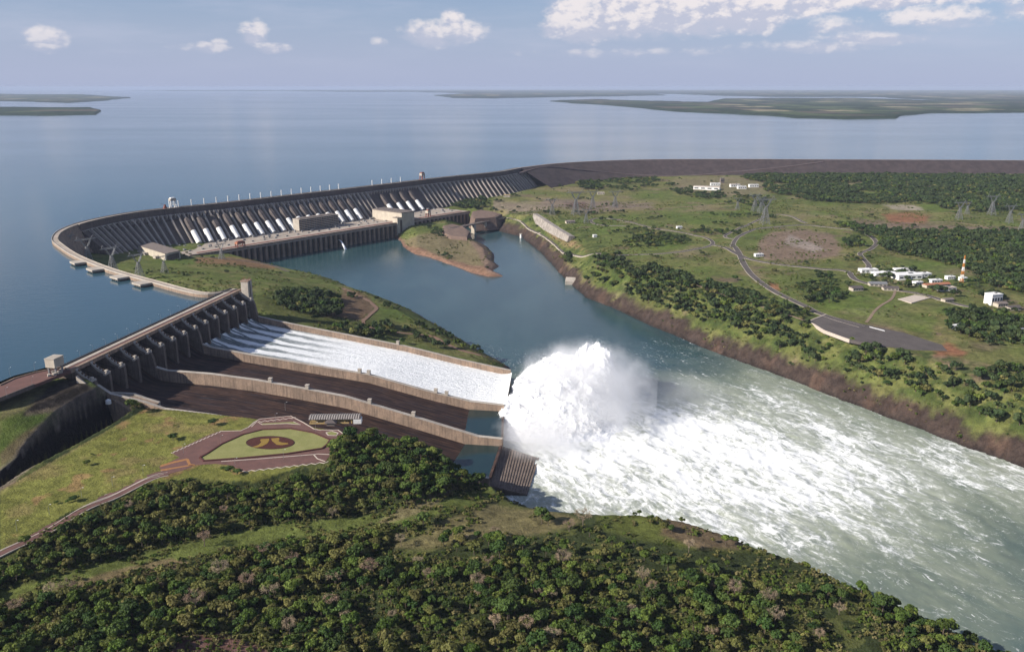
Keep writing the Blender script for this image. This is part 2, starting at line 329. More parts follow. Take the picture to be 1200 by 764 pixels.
def land(x, y, detail=True):
    z = base_rbf(x, y) + 2.2 * fbm(x, y, 70, 4, 3) + 0.5 * fbm(x, y, 12, 3, 8)
    far = sstep(1500, 2500, y); z = z + 2.0 * far * fbm(x, y, 260, 4, 5)
    # foreground gullies in the forest
    fg = sstep(760, 640, y) * sstep(-480, -380, x); z = z + fg * 3.0 * fbm(x, y, 55, 3, 21)
    for poly, pz, bl in PADS:
        d = sd_poly(x, y, poly); z = pz + (z - pz) * sstep(0, bl, d)
    # dike mound
    d = np.maximum(sd_poly(x, y, DIKE), 0); z = np.maximum(z, np.where(d <= 0.5, ZC, ZC - 0.5 * d))
    # upstream of the dams: reservoir bed
    dr = sd_poly(x, y, RESERV); z = np.where(dr < 0, np.minimum(z, np.where(sd_poly(x, y, DIKE) < 30, np.maximum(ZR + 4 + dr * 0.5, 80), 90)), z)
    # canal
    dc = sd_poly(x, y, CANAL); rim = 45 + 41 * sstep(-6, 0.5, dc); z = np.where(dc < 0.5, np.minimum(z, rim), z)
    # bench road above the river, east side
    d, v = d_line(x, y, BENCH, [p[2] for p in BENCH_PX]); z = v + (z - v) * sstep(7, 13, d)
    # spillway chutes
    dch = sd_poly(x, y, CHPOLY); s0 = np.clip((x - A[0]) * WDIR[1][0] + (y - A[1]) * WDIR[1][1], 0, 470)
    top0 = np.interp(s0, [p[0] for p in WPROF[0]], [p[1] for p in WPROF[0]]); top3 = np.interp(s0, [p[0] for p in WPROF[3]], [p[1] for p in WPROF[3]])
    side0 = ((x - STARTS[1][0]) * -WDIR[1][1] + (y - STARTS[1][1]) * WDIR[1][0]) > 0
    tp = np.where(side0, top0, top3)
    near = (dch > 0) & (s0 > 1) & (s0 < 469)
    z = np.where(near, np.minimum(z, tp - 2 + np.where(side0, 0.35, 0.95) * dch), z)
    z = np.where(dch <= 1.5, np.minimum(z, np.where(s0 < 90, 44, tp - 24)), z)
    # rivers
    rd = sd_poly(x, y, RIVER) + 3.0 * fbm(x, y, 40, 4, 13) + 1.2 * fbm(x, y, 9, 3, 17)
    east = x > np.interp(y, [-200, 500, 900, 1200, 1700, 2600], [760, 560, 330, 120, 60, -60])
    pe = np.interp(rd, [-60, 0, 4, 12, 24, 55, 85, 200], [-14, -0.5, 6, 14, 24, 46, 66, 100]); pe = pe + sstep(2, 10, rd) * (1 - sstep(16, 30, rd)) * 9 * fbm(x, y, 18, 5, 31)
    pw = np.interp(rd, [-60, 0, 4, 20, 60, 100], [-14, -0.5, 4, 17, 58, 110])
    ps = np.interp(rd, [-60, 0, 5, 30, 60, 140], [-14, -0.5, 4, 16, 28, 80])
    pr = np.where(east, pe, np.where(y < 880, pw, ps)); z = np.where(rd < 0, pr, np.minimum(z, pr)); z = np.maximum(z, -14)
    return z, rd
def land1(x, y): z, _ = land(np.array([float(x)]), np.array([float(y)])); return float(z[0])
def on_land(px, py, z0=65.0):                           # where the ray of a pixel meets the ground
    z = z0
    for _ in range(14): q = U(px, py, z); z = 0.5 * z + 0.5 * land1(q[0], q[1])
    q = U(px, py, z); return np.array([q[0], q[1], land1(q[0], q[1])])
# polar grid centred under the helicopter
AZ = np.radians(np.concatenate([np.arange(-56, -40, .25), np.arange(-40, 41, 0.1), np.arange(41, 60, .25)])); RR = np.concatenate([np.arange(120, 240, 4.0), 240 * np.exp(np.arange(0, math.log(4300 / 240), 0.0031))])
gr, ga = np.meshgrid(RR, AZ, indexing='ij'); TX = (gr * np.sin(ga)).ravel(); TY = (gr * np.cos(ga)).ravel()
TZ, TRD = land(TX, TY)
# ---- land cover colours (what grows or lies there, and the canal's painted shade)
PX, PY = P(TX, TY, TZ)
nA = fbm(TX, TY, 120, 5, 41); nB = fbm(TX, TY, 25, 4, 43); nC = fbm(TX, TY, 330, 3, 47)
GREEN = np.array([.095, .115, .031]); LUSH = np.array([.078, .118, .022]); DRY = np.array([.17, .145, .062]); STRAW = np.array([.22, .18, .09]); RED = np.array([.22, .095, .055]); BROWN = np.array([.13, .095, .065])
ROCKC = np.array([.052, .037, .030]); DROCK = np.array([.034, .025, .021]); FLOOR = np.array([.035, .045, .016]); OLIVE = np.array([.075, .083, .026]); PALE = np.array([.34, .30, .25])
C = np.empty((len(TX), 3)); C[:] = GREEN
def blend(C, m, col): return C + (np.array(col) - C) * m[:, None]
WEST = (TX < np.interp(TY, [-200, 500, 900, 1200, 1700, 2600], [760, 560, 330, 120, 60, -60]))
FGR = WEST & (TY < 900); EASTM = ~WEST
C = blend(C, sstep(-.05, .5, nB * .6 + nA * .5) * .7, DRY)
C = blend(C, sstep(-.15, .45, nC) * .45 * EASTM, DRY); C = blend(C, sstep(.12, .4, fbm(TX, TY, 38, 5, 57)) * .55 * EASTM, (.05, .06, .02)); C = blend(C, sstep(.2, .5, fbm(TX, TY, 95, 4, 59)) * .5 * EASTM, (.2, .15, .1)); C = blend(C, sstep(.15, .5, -nA) * .6, LUSH); C = blend(C, sstep(.38, .55, fbm(TX, TY, 60, 5, 51)) * .8 * EASTM, BROWN)
PAINTS = []
def paint(where, poly, col, soft=3, namp=4, k=1.0):
    global C
    x0, x1 = min(p[0] for p in poly) - 12, max(p[0] for p in poly) + 12; y0, y1 = min(p[1] for p in poly) - 12, max(p[1] for p in poly) + 12
    i = np.nonzero(where & (PX > x0) & (PX < x1) & (PY > y0) & (PY < y1))[0]
    if len(i) == 0: return
    d = sd_poly(PX[i], PY[i], poly) + nB[i] * namp + nA[i] * namp; m = sstep(soft, -soft, d) * k
    C[i] = C[i] + (np.array(col) - C[i]) * m[:, None]
# east bank
paint(EASTM, [(887, 300), (890, 282), (905, 272), (940, 268), (975, 275), (988, 292), (980, 302), (940, 306), (900, 306)], (.17, .12, .09), 3, 1.5, .9)
paint(EASTM, [(925, 275), (945, 283), (970, 293), (955, 296), (920, 285)], (.26, .22, .19), 2, 1.5, .7)
paint(EASTM, [(1090, 408), (1110, 400), (1135, 412), (1128, 420), (1095, 420)], RED, 3, 3, .9)
paint(EASTM, [(1060, 415), (1120, 418), (1166, 430), (1140, 437), (1085, 428)], (.2, .145, .095), 3, 2, .9)
paint(EASTM, [(1035, 252), (1060, 248), (1092, 252), (1085, 263), (1045, 265)], RED, 3, 3, .8)
paint(EASTM, [(1035, 240), (1070, 240), (1082, 247), (1045, 246)], (.3, .25, .2), 2, 2, .8)
paint(EASTM, [(1000, 258), (1100, 262), (1200, 268), (1200, 275), (1100, 272), (1000, 266)], (.15, .11, .085), 3, 3, .8)
paint(EASTM, [(640, 232), (700, 234), (770, 238), (760, 246), (690, 248), (630, 242)], (.16, .12, .1), 3, 4, .8)
paint(EASTM, [(662, 239), (685, 237), (690, 243), (665, 244)], (.09, .055, .05), 2, 1, .9)
paint(EASTM, [(790, 208), (900, 205), (925, 222), (850, 232), (790, 226)], (.17, .14, .085), 4, 4, .7)
paint(EASTM, [(950, 340), (1010, 345), (1100, 375), (1095, 400), (1020, 375), (960, 358)], LUSH, 4, 4, .6)
paint(EASTM, [(900, 330), (912, 333), (915, 340), (903, 341)], RED, 2, 2, .8)
paint(EASTM, [(960, 205), (1040, 203), (1060, 214), (1000, 215)], (.2, .16, .1), 4, 4, .6)
paint(EASTM, [(570, 232), (640, 240), (650, 252), (600, 250), (575, 245)], (.2, .16, .12), 3, 3, .8)
paint(EASTM, [(510, 216), (620, 222), (600, 232), (540, 230)], (.15, .14, .07), 3, 3, .6)
paint(EASTM, [(640, 270), (672, 280), (690, 295), (660, 288)], (.24, .15, .09), 3, 2, .8)
paint(EASTM, [(575, 265), (600, 262), (650, 290), (690, 330), (720, 350), (690, 352), (640, 300), (600, 278)], (.17, .13, .07), 3, 3, .6)
# rock band and grassy slope by the river
rb = EASTM & (TY < 2650); kk = (sstep(29, 15, TRD + 16 * nB + 8 * fbm(TX, TY, 9, 4, 67)) * rb); C = blend(C, kk, ROCKC); C = blend(C, kk * sstep(-.2, .6, fbm(TX, TY, 7, 4, 61)) * .7, DROCK); C = blend(C, kk * sstep(6, 1.5, TZ + 3 * nB) * .85, (.025, .02, .018)); C = blend(C, kk * sstep(.2, .6, fbm(TX, TY, 30, 3, 66)) * .5, (.11, .068, .048))
gs = rb * sstep(20, 34, TRD) * sstep(150, 100, TRD); C = blend(C, gs * sstep(-.3, .3, nB) * .7, (.095, .108, .03)); C = blend(C, gs * sstep(-.1, .25, fbm(TX, TY, 14, 4, 63)) * .85, (.045, .065, .018))
# west: wing land, spit, island
WNG = WEST & (TY >= 880)
kk = sstep(12, 4, TRD + 5 * nB) * WNG; C = blend(C, kk, (.13, .075, .055))
paint(WNG, [(295, 352), (330, 345), (355, 335), (400, 345), (440, 365), (440, 395), (400, 390), (330, 375)], OLIVE, 5, 5, .8)
paint(WNG, [(400, 335), (430, 345), (440, 360), (420, 375), (380, 370), (400, 350)], (.14, .085, .06), 3, 4, .8)
paint(WNG, [(230, 302), (290, 303), (330, 312), (320, 316), (270, 310), (230, 308)], (.2, .11, .065), 2, 2, .8)
paint(WNG, [(455, 375), (500, 385), (560, 408), (595, 428), (560, 424), (500, 405), (450, 392)], (.1, .1, .035), 3, 4, .7)
paint(WNG, [(470, 283), (500, 300), (560, 318), (600, 326), (590, 300), (560, 282), (520, 270), (490, 275)], (.16, .125, .075), 2, 3, .8)
paint(WNG, [(468, 284), (490, 302), (560, 322), (600, 328), (590, 316), (560, 312), (520, 302), (490, 290)], (.19, .11, .075), 2, 2, .85)
paint(WNG, [(550, 282), (575, 290), (590, 305), (590, 325), (570, 318), (562, 300)], (.17, .115, .09), 2, 2, .8)
# left: dike slope, rock heap, canal rim
paint(FGR, [(28, 487), (45, 462), (85, 440), (120, 462), (70, 478)], (.045, .034, .03), 2, 5, .95)
hp_ = FGR & (sd_poly(PX, PY, [(28, 487), (45, 462), (85, 440), (120, 462), (70, 478)]) < 1); C[hp_] = C[hp_] * (0.55 + 1.5 * np.clip(fbm(TX[hp_], TY[hp_], 4, 3, 71), 0, 1))[:, None]
paint(FGR, [(0, 468), (40, 450), (60, 448), (30, 480), (0, 492)], (.12, .105, .05), 3, 3, .8)
paint(FGR, [(30, 484), (80, 474), (125, 462), (128, 466), (80, 480), (30, 488)], (.17, .13, .085), 1, 1, .8)
paint(FGR, [(0, 530), (35, 500), (60, 492), (85, 488), (40, 520), (0, 548)], (.12, .08, .05), 3, 3, .7)
paint(FGR, [(0, 492), (50, 486), (60, 490), (20, 510), (0, 530)], LUSH, 3, 3, .7)
paint(FGR, [(157, 488), (170, 480), (60, 545), (0, 580), (0, 572), (85, 527)], (.21, .14, .105), 1, 1, .9)
dcn = sd_poly(TX, TY, CANAL); C = blend(C, (dcn < .6) * 1.0, (.018, .014, .013)); C = blend(C, sstep(7, 0, dcn) * (dcn >= .3) * (TX < -430) * .8, (.15, .12, .1))  # canal walls and bed coloured near-black to paint in their shade
# foreground
LAWN = [(0, 575), (190, 468), (300, 468), (430, 480), (440, 500), (400, 530), (300, 565), (220, 560), (160, 570), (80, 600), (0, 650)]
paint(FGR, LAWN, (.155, .155, .038), 2, 1, .85)
kk = sstep(.1, .5, nB + .5 * nA); i = FGR & (sd_poly(PX, PY, LAWN) < 0); C[i] = C[i] + (np.array([.19, .15, .06]) - C[i]) * (kk[i] * .65)[:, None]
kk = sstep(.33, .5, fbm(TX, TY, 18, 4, 77)); C[i] = C[i] + (np.array([.24, .13, .07]) - C[i]) * (kk[i] * .6)[:, None]
fl = FGR & (sd_poly(PX, PY, LAWN) > 0) & (TX > -430)
C[fl] = np.where((nB[fl] + .6 * nA[fl] > .05)[:, None], OLIVE, FLOOR)
CLEARS = [[(0, 693), (90, 668), (200, 640), (330, 614), (420, 606), (470, 598), (500, 590), (560, 575), (575, 566), (590, 572), (560, 590), (520, 602), (470, 612), (400, 622), (280, 640), (160, 668), (80, 690), (0, 705)],
          [(560, 600), (600, 575), (640, 590), (700, 595), (760, 600), (800, 604), (860, 625), (880, 640), (830, 645), (760, 640), (700, 630), (640, 625), (560, 625)],
          [(960, 715), (985, 712), (1020, 740), (1040, 770), (1000, 770)]]
paint(FGR, CLEARS[0], (.105, .125, .032), 2, 2, .9); paint(FGR, [(60, 690), (120, 672), (200, 655), (220, 660), (150, 680), (80, 696)], (.17, .115, .07), 2, 3, .7)
paint(FGR, [(460, 640), (520, 610), (580, 590), (640, 598), (680, 610), (640, 625), (560, 628), (500, 645)], (.155, .13, .06), 4, 5, .85)
paint(FGR, [(700, 590), (760, 588), (820, 596), (880, 615), (920, 640), (880, 645), (800, 640), (740, 628), (700, 615)], (.085, .098, .024), 4, 4, .95)
paint(FGR, [(780, 610), (830, 605), (870, 625), (875, 640), (820, 640), (775, 625)], (.125, .088, .055), 4, 4, .9)
paint(FGR, [(520, 560), (545, 545), (560, 555), (500, 600), (440, 615)], (.19, .15, .085), 2, 2, .7)
paint(FGR, [(200, 770), (215, 748), (260, 742), (300, 755), (330, 770)], (.12, .065, .055), 3, 4, .9)
# terrain material
tm, t, b = new_mat('ground_cover'); g = t.node('ShaderNodeNewGeometry').outputs['Position']
at = t.node('ShaderNodeVertexColor'); at.layer_name = 'cover'
n1 = t.noise(g, 0.11, 6, 0.65); n2 = t.noise(g, 0.6, 4, 0.6); n3 = t.noise(g, 0.02, 5, 0.6)
k = t.m('ADD', t.ramp(n1, .25, .75, .45, 1.5, False), t.ramp(n2, .3, .7, -.22, .22, False)); k = t.m('MULTIPLY', k, t.ramp(n3, .3, .7, .85, 1.15, False))
col = t.mix(1.0, at.outputs[0], t.comb(k, k, k), 'MULTIPLY')
t.put(b.inputs['Base Color'], col); b.inputs['Roughness'].default_value = 0.95; b.inputs['Specular IOR Level'].default_value = 0.08
t.put(b.inputs['Normal'], t.bump(t.m('ADD', t.noise(g, .25, 6, .7), t.m('MULTIPLY', n2, .4)), .9, 2.0))
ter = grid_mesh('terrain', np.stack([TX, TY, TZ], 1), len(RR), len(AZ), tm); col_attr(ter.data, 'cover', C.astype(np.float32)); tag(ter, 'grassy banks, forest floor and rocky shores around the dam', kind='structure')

# ---------------------------------------------------------------- water
wm, t, b = new_mat('reservoir_water'); g = t.node('ShaderNodeNewGeometry').outputs['Position']
n1 = t.noise(t.scaled(g, 1, .5, 1), 0.0016, 5, 0.6); streaky = t.noise(t.scaled(g, .25, 1, 1), .0011, 4, .6)
t.put(b.inputs['Base Color'], t.mix(t.ramp(n1, .35, .7), (.020, .058, .078, 1), (.028, .068, .088, 1)))
t.put(b.inputs['Roughness'], t.ramp(streaky, .3, .7, .08, .13)); b.inputs['IOR'].default_value = 1.33; b.inputs['Specular IOR Level'].default_value = 0.5
t.put(b.inputs['Normal'], t.bump(t.m('ADD', t.noise(t.scaled(g, 1, 1.6, 1), .05, 5, .65), t.m('MULTIPLY', t.noise(g, .3, 4, .6), .3)), .16, 1.6))
rs = MB().add([(p[0], p[1], ZR) for p in RESERV], [tuple(range(len(RESERV)))]).build('reservoir_water', wm, recalc=False); tag(rs, 'calm blue reservoir behind the dam', kind='structure')
if rs.data.polygons[0].normal.z < 0: rs.data.flip_normals()
FOAM = [(600, 300, 0), (500, 340, 0), (400, 310, 0), (680, 350, 0), (620, 400, 0), (650, 405, .0), (700, 385, 0), (760, 400, .08), (800, 420, .25), (860, 440, .5), (960, 470, .6), (1080, 520, .62), (1190, 560, .65), (740, 440, .15), (760, 470, .7), (800, 480, .82), (850, 500, .85),
        (700, 520, 1), (650, 560, .8), (640, 585, .68), (700, 580, .8), (760, 590, .76), (800, 560, .85), (900, 540, .88), (900, 600, .82), (950, 580, .78), (1000, 560, .75), (1000, 620, .68), (940, 640, .66), (1040, 660, .5), (1100, 600, .55),
        (1100, 640, .48), (1150, 620, .52), (1180, 650, .46), (1120, 700, .44), (1190, 740, .28), (1150, 740, .38), (1190, 700, .4), (1060, 690, .45), (605, 450, .5), (1300, 700, .3), (1300, 600, .5), (820, 380, .0), (600, 270, 0), (610, 415, .05)]
frbf = RBF([U(x, y, 0)[:2] for x, y, _ in FOAM], [f for _, _, f in FOAM])
AZ2 = np.radians(np.concatenate([np.arange(-24, 42, 0.11), np.arange(42, 72, .4)])); RR2 = np.concatenate([np.arange(110, 380, 5.0), 380 * np.exp(np.arange(0, math.log(2750 / 380), 0.0031))]); g2, a2 = np.meshgrid(RR2, AZ2, indexing='ij')
WX = (g2 * np.sin(a2)).ravel(); WY = (g2 * np.cos(a2)).ravel(); FO = np.clip(frbf(WX, WY), 0, 1); FO *= sstep(1500, 1300, WY)
fdx, fdy = .49, -.87; al = WX * fdx + WY * fdy; ac = -WX * fdy + WY * fdx
wv = fbm(al * .6 + 6 * fbm(WX, WY, 40, 2, 5), ac, 22, 4, 91) * 1.6 + fbm(al, ac, 7, 3, 95) * .9
wv = np.where(True, wv + 1.2 * (1 - np.abs(fbm(al * .7, ac, 14, 3, 99)) * 2), wv)
WZ = wv * (sstep(.05, .7, FO) * (.5 + .5 * sstep(.6, .95, FO)) + .03)
rm, t, b = new_mat('river_water'); g = t.node('ShaderNodeNewGeometry').outputs['Position']; fa = t.node('ShaderNodeAttribute'); fa.attribute_name = 'foam'; fo = fa.outputs['Fac']
rot = t.node('ShaderNodeVectorRotate', rotation_type='Z_AXIS'); t.put(rot.inputs['Vector'], g); rot.inputs['Angle'].default_value = math.atan2(.87, .49); fl_ = rot.outputs[0]
wob = t.noise(g, .018, 3, .5, out='Color'); flw = t.vm('ADD', t.scaled(fl_, .45, 1, 1), t.vm('MULTIPLY', t.vm('SUBTRACT', wob, (.5, .5, .5)), (26, 26, 0)))
huge = t.noise(flw, .009, 4, .6, .8); fo = t.m('ADD', fo, t.m('MULTIPLY', t.m('MULTIPLY', t.m('SUBTRACT', huge, .5), .75), t.ramp(fo, 0, .2)), clamp=True); big = t.noise(flw, .03, 5, .6); mid = t.noise(flw, .15, 7, .7, .7); fine = t.noise(flw, .7, 5, .72, .5)
vor = t.node('ShaderNodeTexVoronoi', feature='DISTANCE_TO_EDGE'); t.put(vor.inputs['Vector'], t.vm('ADD', flw, t.vm('MULTIPLY', t.noise(g, .15, 4, .6, out='Color'), (9, 9, 0)))); vor.inputs['Scale'].default_value = .085
lace = t.ramp(vor.outputs[0], .0, .16, 1, 0)
fv = t.m('ADD', t.m('ADD', t.m('MULTIPLY', t.m('SUBTRACT', big, .5), 1.3), t.m('MULTIPLY', t.m('SUBTRACT', mid, .5), 1.6)), t.m('ADD', t.m('MULTIPLY', t.m('SUBTRACT', fine, .5), 1.1), t.m('MULTIPLY', lace, .22)))
fm = t.ramp(t.m('ADD', fv, t.m('MULTIPLY', t.m('SUBTRACT', fo, .73), 1.55)), -.12, .50); fleck = t.m('MULTIPLY', t.ramp(t.noise(flw, .30, 6, .75, 1.2), .57, .65), t.ramp(t.noise(flw, .05, 3, .5), .36, .58)); fm = t.m('MAXIMUM', fm, t.m('MULTIPLY', fleck, .85)); fm = t.m('MULTIPLY', fm, t.ramp(fo, .0, .15))
calm = t.mix(t.ramp(t.noise(t.scaled(g, 1, .4, 1), .012, 4, .6), .4, .65), (.022, .055, .062, 1), (.032, .070, .075, 1))
milky = t.mix(t.ramp(fo, .1, .7), calm, (.22, .245, .175, 1)); milky = t.mix(t.m('MULTIPLY', t.ramp(big, .42, .66, .0, .5), t.ramp(fo, .1, .4)), milky, (.085, .12, .10, 1))
milky = t.mix(t.m('MULTIPLY', t.ramp(fo, .45, .95), t.ramp(mid, .3, .6, .3, .9)), milky, (.46, .48, .44, 1)); t.put(b.inputs['Base Color'], t.mix(fm, milky, (.80, .81, .79, 1)))
t.put(b.inputs['Roughness'], t.m('ADD', t.ramp(fo, 0, .4, .14, .42), t.m('MULTIPLY', fm, .4))); b.inputs['IOR'].default_value = 1.33; b.inputs['Specular IOR Level'].default_value = .5
ch = t.m('ADD', t.noise(g, .12, 5, .65), t.m('MULTIPLY', t.noise(flw, .5, 5, .65), t.ramp(fo, 0, .5, .25, 1.0)))
t.put(b.inputs['Normal'], t.bump(ch, .4, .8))
rv = grid_mesh('river_water', np.stack([WX, WY, WZ], 1), len(RR2), len(AZ2), rm); f_attr(rv.data, 'foam', FO); tag(rv, 'teal river below the dam turning to white rapids', kind='structure')
# far shores of the reservoir
AZ3 = np.radians(np.arange(-46, 47, 0.12)); RR3 = 5500 * np.exp(np.arange(0, math.log(85000 / 5500), 0.008)); g3, a3 = np.meshgrid(RR3, AZ3, indexing='ij')
FX = (g3 * np.sin(a3)).ravel(); FY = (g3 * np.cos(a3)).ravel(); QX, QY = P(FX, FY, np.full(FX.shape, ZR))
SH = [[(-300, 122), (0, 126), (60, 126.5), (105, 126.3), (119, 130), (112, 134.5), (60, 135.5), (0, 135), (-300, 135)], [(-300, 109.5), (0, 110.5), (90, 111), (152, 115), (125, 118), (80, 121), (0, 119), (-300, 116)],
      [(510, 112), (560, 109), (640, 108), (760, 108.5), (780, 112), (650, 114), (580, 115.5), (530, 115)], [(640, 119), (700, 116.5), (760, 119), (830, 119.5), (850, 116), (1000, 115), (1080, 118), (1300, 120), (1500, 120), (1500, 134), (1200, 133), (1090, 133.5), (1055, 136), (1050, 139), (990, 140), (930, 139), (900, 136), (860, 133.5), (790, 131), (740, 126), (690, 122)],
      [(500, 105.6), (700, 104), (1500, 102.5), (1500, 124), (1100, 117.5), (1010, 113.5), (900, 114), (880, 113.4), (760, 109.6), (640, 109.4), (540, 108)], [(130, 105.8), (300, 104.4), (640, 103.0), (640, 108.4), (520, 107.8), (420, 108.2), (330, 107.0), (200, 107)], [(380, 104.6), (560, 104.2), (700, 107), (560, 110), (400, 106)], [(200, 105.5), (330, 105.0), (380, 106), (330, 106.6)], [(-400, 104.2), (1600, 104.2), (1600, 102.0), (-400, 102.0)]]
dl = np.full(FX.shape, 1e9)
for pl in SH: dl = np.minimum(dl, sd_poly(QX, QY, pl))
wob = fbm(FX, FY, 1500, 5, 7); dl = dl + wob * np.interp(FY, [8000, 14000, 40000], [1.3, .9, .35])
fz = np.where(dl < 0, ZR + 2 + 9 * np.clip(-dl, 0, 1) + 10 * (fbm(FX, FY, 900, 4, 9) + .3) + 14 * sstep(15000, 30000, FY) * (fbm(FX, FY, 5000, 3, 19) + .5), ZR - 6)
fz = np.where(dl < 0, np.maximum(fz, ZR + 3), fz)
FC = np.empty((len(FX), 3)); FC[:] = (.026, .038, .02); pat = fbm(np.floor(FX / 420) * 420, np.floor(FY / 700) * 700, 300, 1, 3); inner = sstep(-.8, -2.0, dl)
FC = blend(FC, inner * (pat > .15) * .6, (.085, .11, .045)); FC = blend(FC, inner * (pat < -.45) * .6, (.13, .10, .075)); FC = blend(FC, inner * (pat > .55) * .8, (.26, .22, .14))
fm_, t, b = new_mat('far_shore'); at = t.node('ShaderNodeVertexColor'); at.layer_name = 'cover'; g = t.node('ShaderNodeNewGeometry').outputs['Position']
n = t.ramp(t.noise(g, .006, 5, .7), .3, .7, .6, 1.4); t.put(b.inputs['Base Color'], t.mix(1, at.outputs[0], t.comb(n, n, n), 'MULTIPLY')); b.inputs['Roughness'].default_value = 1; b.inputs['Specular IOR Level'].default_value = 0
fs = grid_mesh('far_shore', np.stack([FX, FY, fz], 1), len(RR3), len(AZ3), fm_, False); col_attr(fs.data, 'cover', FC.astype(np.float32)); tag(fs, 'low wooded peninsulas and fields across the reservoir', kind='structure')
# ---------------------------------------------------------------- materials of the built things
M_CONC = simple('weathered_concrete', (.35, .250, .180), (.225, .165, .122), .05, .9, 0, .3, .6, (.085, .066, .055))
M_PIER = simple('dark_pier_concrete', (.20, .155, .125), (.13, .10, .082), .08, .9, 0, .3, .5, (.05, .038, .032))  # darker than the wall concrete, to paint the deep shade between piers
M_CONCL = simple('pale_concrete', (.46, .41, .35), (.35, .31, .26), .06, .9, 0, .1, .25, (.2, .17, .14))
M_DAM = simple('shaded_stained_concrete', (.145, .115, .10), (.10, .078, .068), .03, .95, 0, .4, .6, (.05, .04, .036))  # base tone darkened to paint in the dam face's shade; streaks are stains
M_RIB = simple('rib_concrete', (.46, .40, .335), (.33, .285, .24), .05, .9, 0, .2, .3, (.13, .11, .1))  # paler than the dam face, painting in the sunlit rib sides
M_DECK = simple('deck_concrete', (.38, .325, .27), (.27, .23, .19), .04, .9, 0, 0)
M_DKFLOOR = simple('chute_lining', (.085, .060, .052), (.060, .043, .040), .03, .7, 0, .1)
M_WHITE = simple('white_paint', (.80, .79, .76), (.70, .69, .66), .1, .6)
M_STEEL = simple('galvanised_steel', (.30, .30, .30), (.22, .22, .22), .3, .5, .4)
M_RUST = simple('red_oxide_paint', (.26, .085, .06), (.17, .07, .055), .3, .7)
M_DARK = simple('near_black', (.02, .018, .018), (.03, .027, .025), .3, .6)
M_ROCK = simple('rockfill', (.070, .052, .050), (.040, .030, .030), .045, 1, 0, 2.0)
M_PAVE = simple('maroon_paving', (.15, .078, .065), (.11, .06, .052), .1, .95)
M_ASPH = simple('asphalt', (.105, .090, .082), (.075, .064, .06), .05, .95)
M_KERB = simple('kerb_concrete', (.52, .44, .37), (.42, .36, .30), .4, .9)
M_GATE = simple('gate_steel', (.07, .055, .048), (.045, .036, .032), .3, .6)
M_ORANGE = simple('ochre_paint', (.50, .21, .045), (.42, .18, .05), .5, .8)
M_LAWN = simple('mown_grass', (.23, .225, .085), (.18, .185, .06), .08, 1)
M_YEL = simple('ochre_walls', (.50, .36, .15), (.42, .29, .13), .4, .8)
M_ROOFD = simple('fibre_cement_roof', (.115, .095, .09), (.08, .068, .066), .5, .9)
M_ROOFL = simple('light_roof_strip', (.36, .33, .30), (.28, .26, .24), .5, .9)
M_PALEWALL = simple('cream_wall', (.52, .46, .37), (.42, .37, .30), .08, .85, 0, 0, .2, (.25, .2, .16))
M_BROOF = simple('brown_roof', (.20, .165, .145), (.15, .125, .11), .1, .9)
M_TERRA = simple('terracotta_roof', (.38, .16, .09), (.3, .13, .08), .3, .9)
M_GLASS = simple('dark_glass', (.03, .04, .05), (.02, .03, .04), .3, .2, 0, spec=.5)

def wallpoly(name, pts, half, zt, zb, mat, parent):      # a wall along pts [(x,y)], heights per point
    rings = []; n = len(pts)
    for i, p in enumerate(pts):
        a = pts[max(0, i - 1)]; c = pts[min(n - 1, i + 1)]; d = ND(np.array(c[:2]) - np.array(a[:2])); nn = np.array([-d[1], d[0]])
        l = np.array(p[:2]) + nn * half; r = np.array(p[:2]) - nn * half
        rings.append([(l[0], l[1], zb[i]), (l[0], l[1], zt[i]), (r[0], r[1], zt[i]), (r[0], r[1], zb[i])])
    return MB().loft(rings).build(name, mat, parent)

M_BROWNGEAR = simple('brown_machinery', (.17, .115, .08), (.11, .075, .055), .5, .8)
# ---- spillway -------------------------------------------------------------------------------
D2 = np.array([NV[1], -NV[0]])                           # downstream, square to the gates
def sp(k, s, z=None):                                   # k metres along the gates, s downstream
    q = A[:2] + NV * k + D2 * s; return (q[0], q[1]) if z is None else (q[0], q[1], z)
spw = thing('spillway', 'gated concrete spillway with three long chutes, white water rushing down the farthest one', 'spillway', (*A[:2], 60))
def strip(k0, k1, s0, s1): return [sp(k0, s0), sp(k1, s0), sp(k1, s1), sp(k0, s1)]
MB().prism(strip(-6, LC + 8, -4, 9), 118.6, ZC).build('road_deck', M_PAVE, spw)
MB().prism(strip(-6, LC + 8, -7.6, -4.02), 115, ZC + 1.2).build('upstream_parapet', M_DARK, spw)
MB().prism(strip(-6, LC + 8, -2.8, 2.6), ZC + .01, ZC + .35).build('pale_roadway', M_CONCL, spw)
MB().prism(strip(-6, LC + 8, 9.02, 12.4), 117.6, ZC + .9).build('downstream_girder', M_CONC, spw)
MB().prism(strip(-4, LC + 4, -7.4, 3.0), 70, 97).build('ogee_sill', M_CONC, spw)
bay = LC / 14
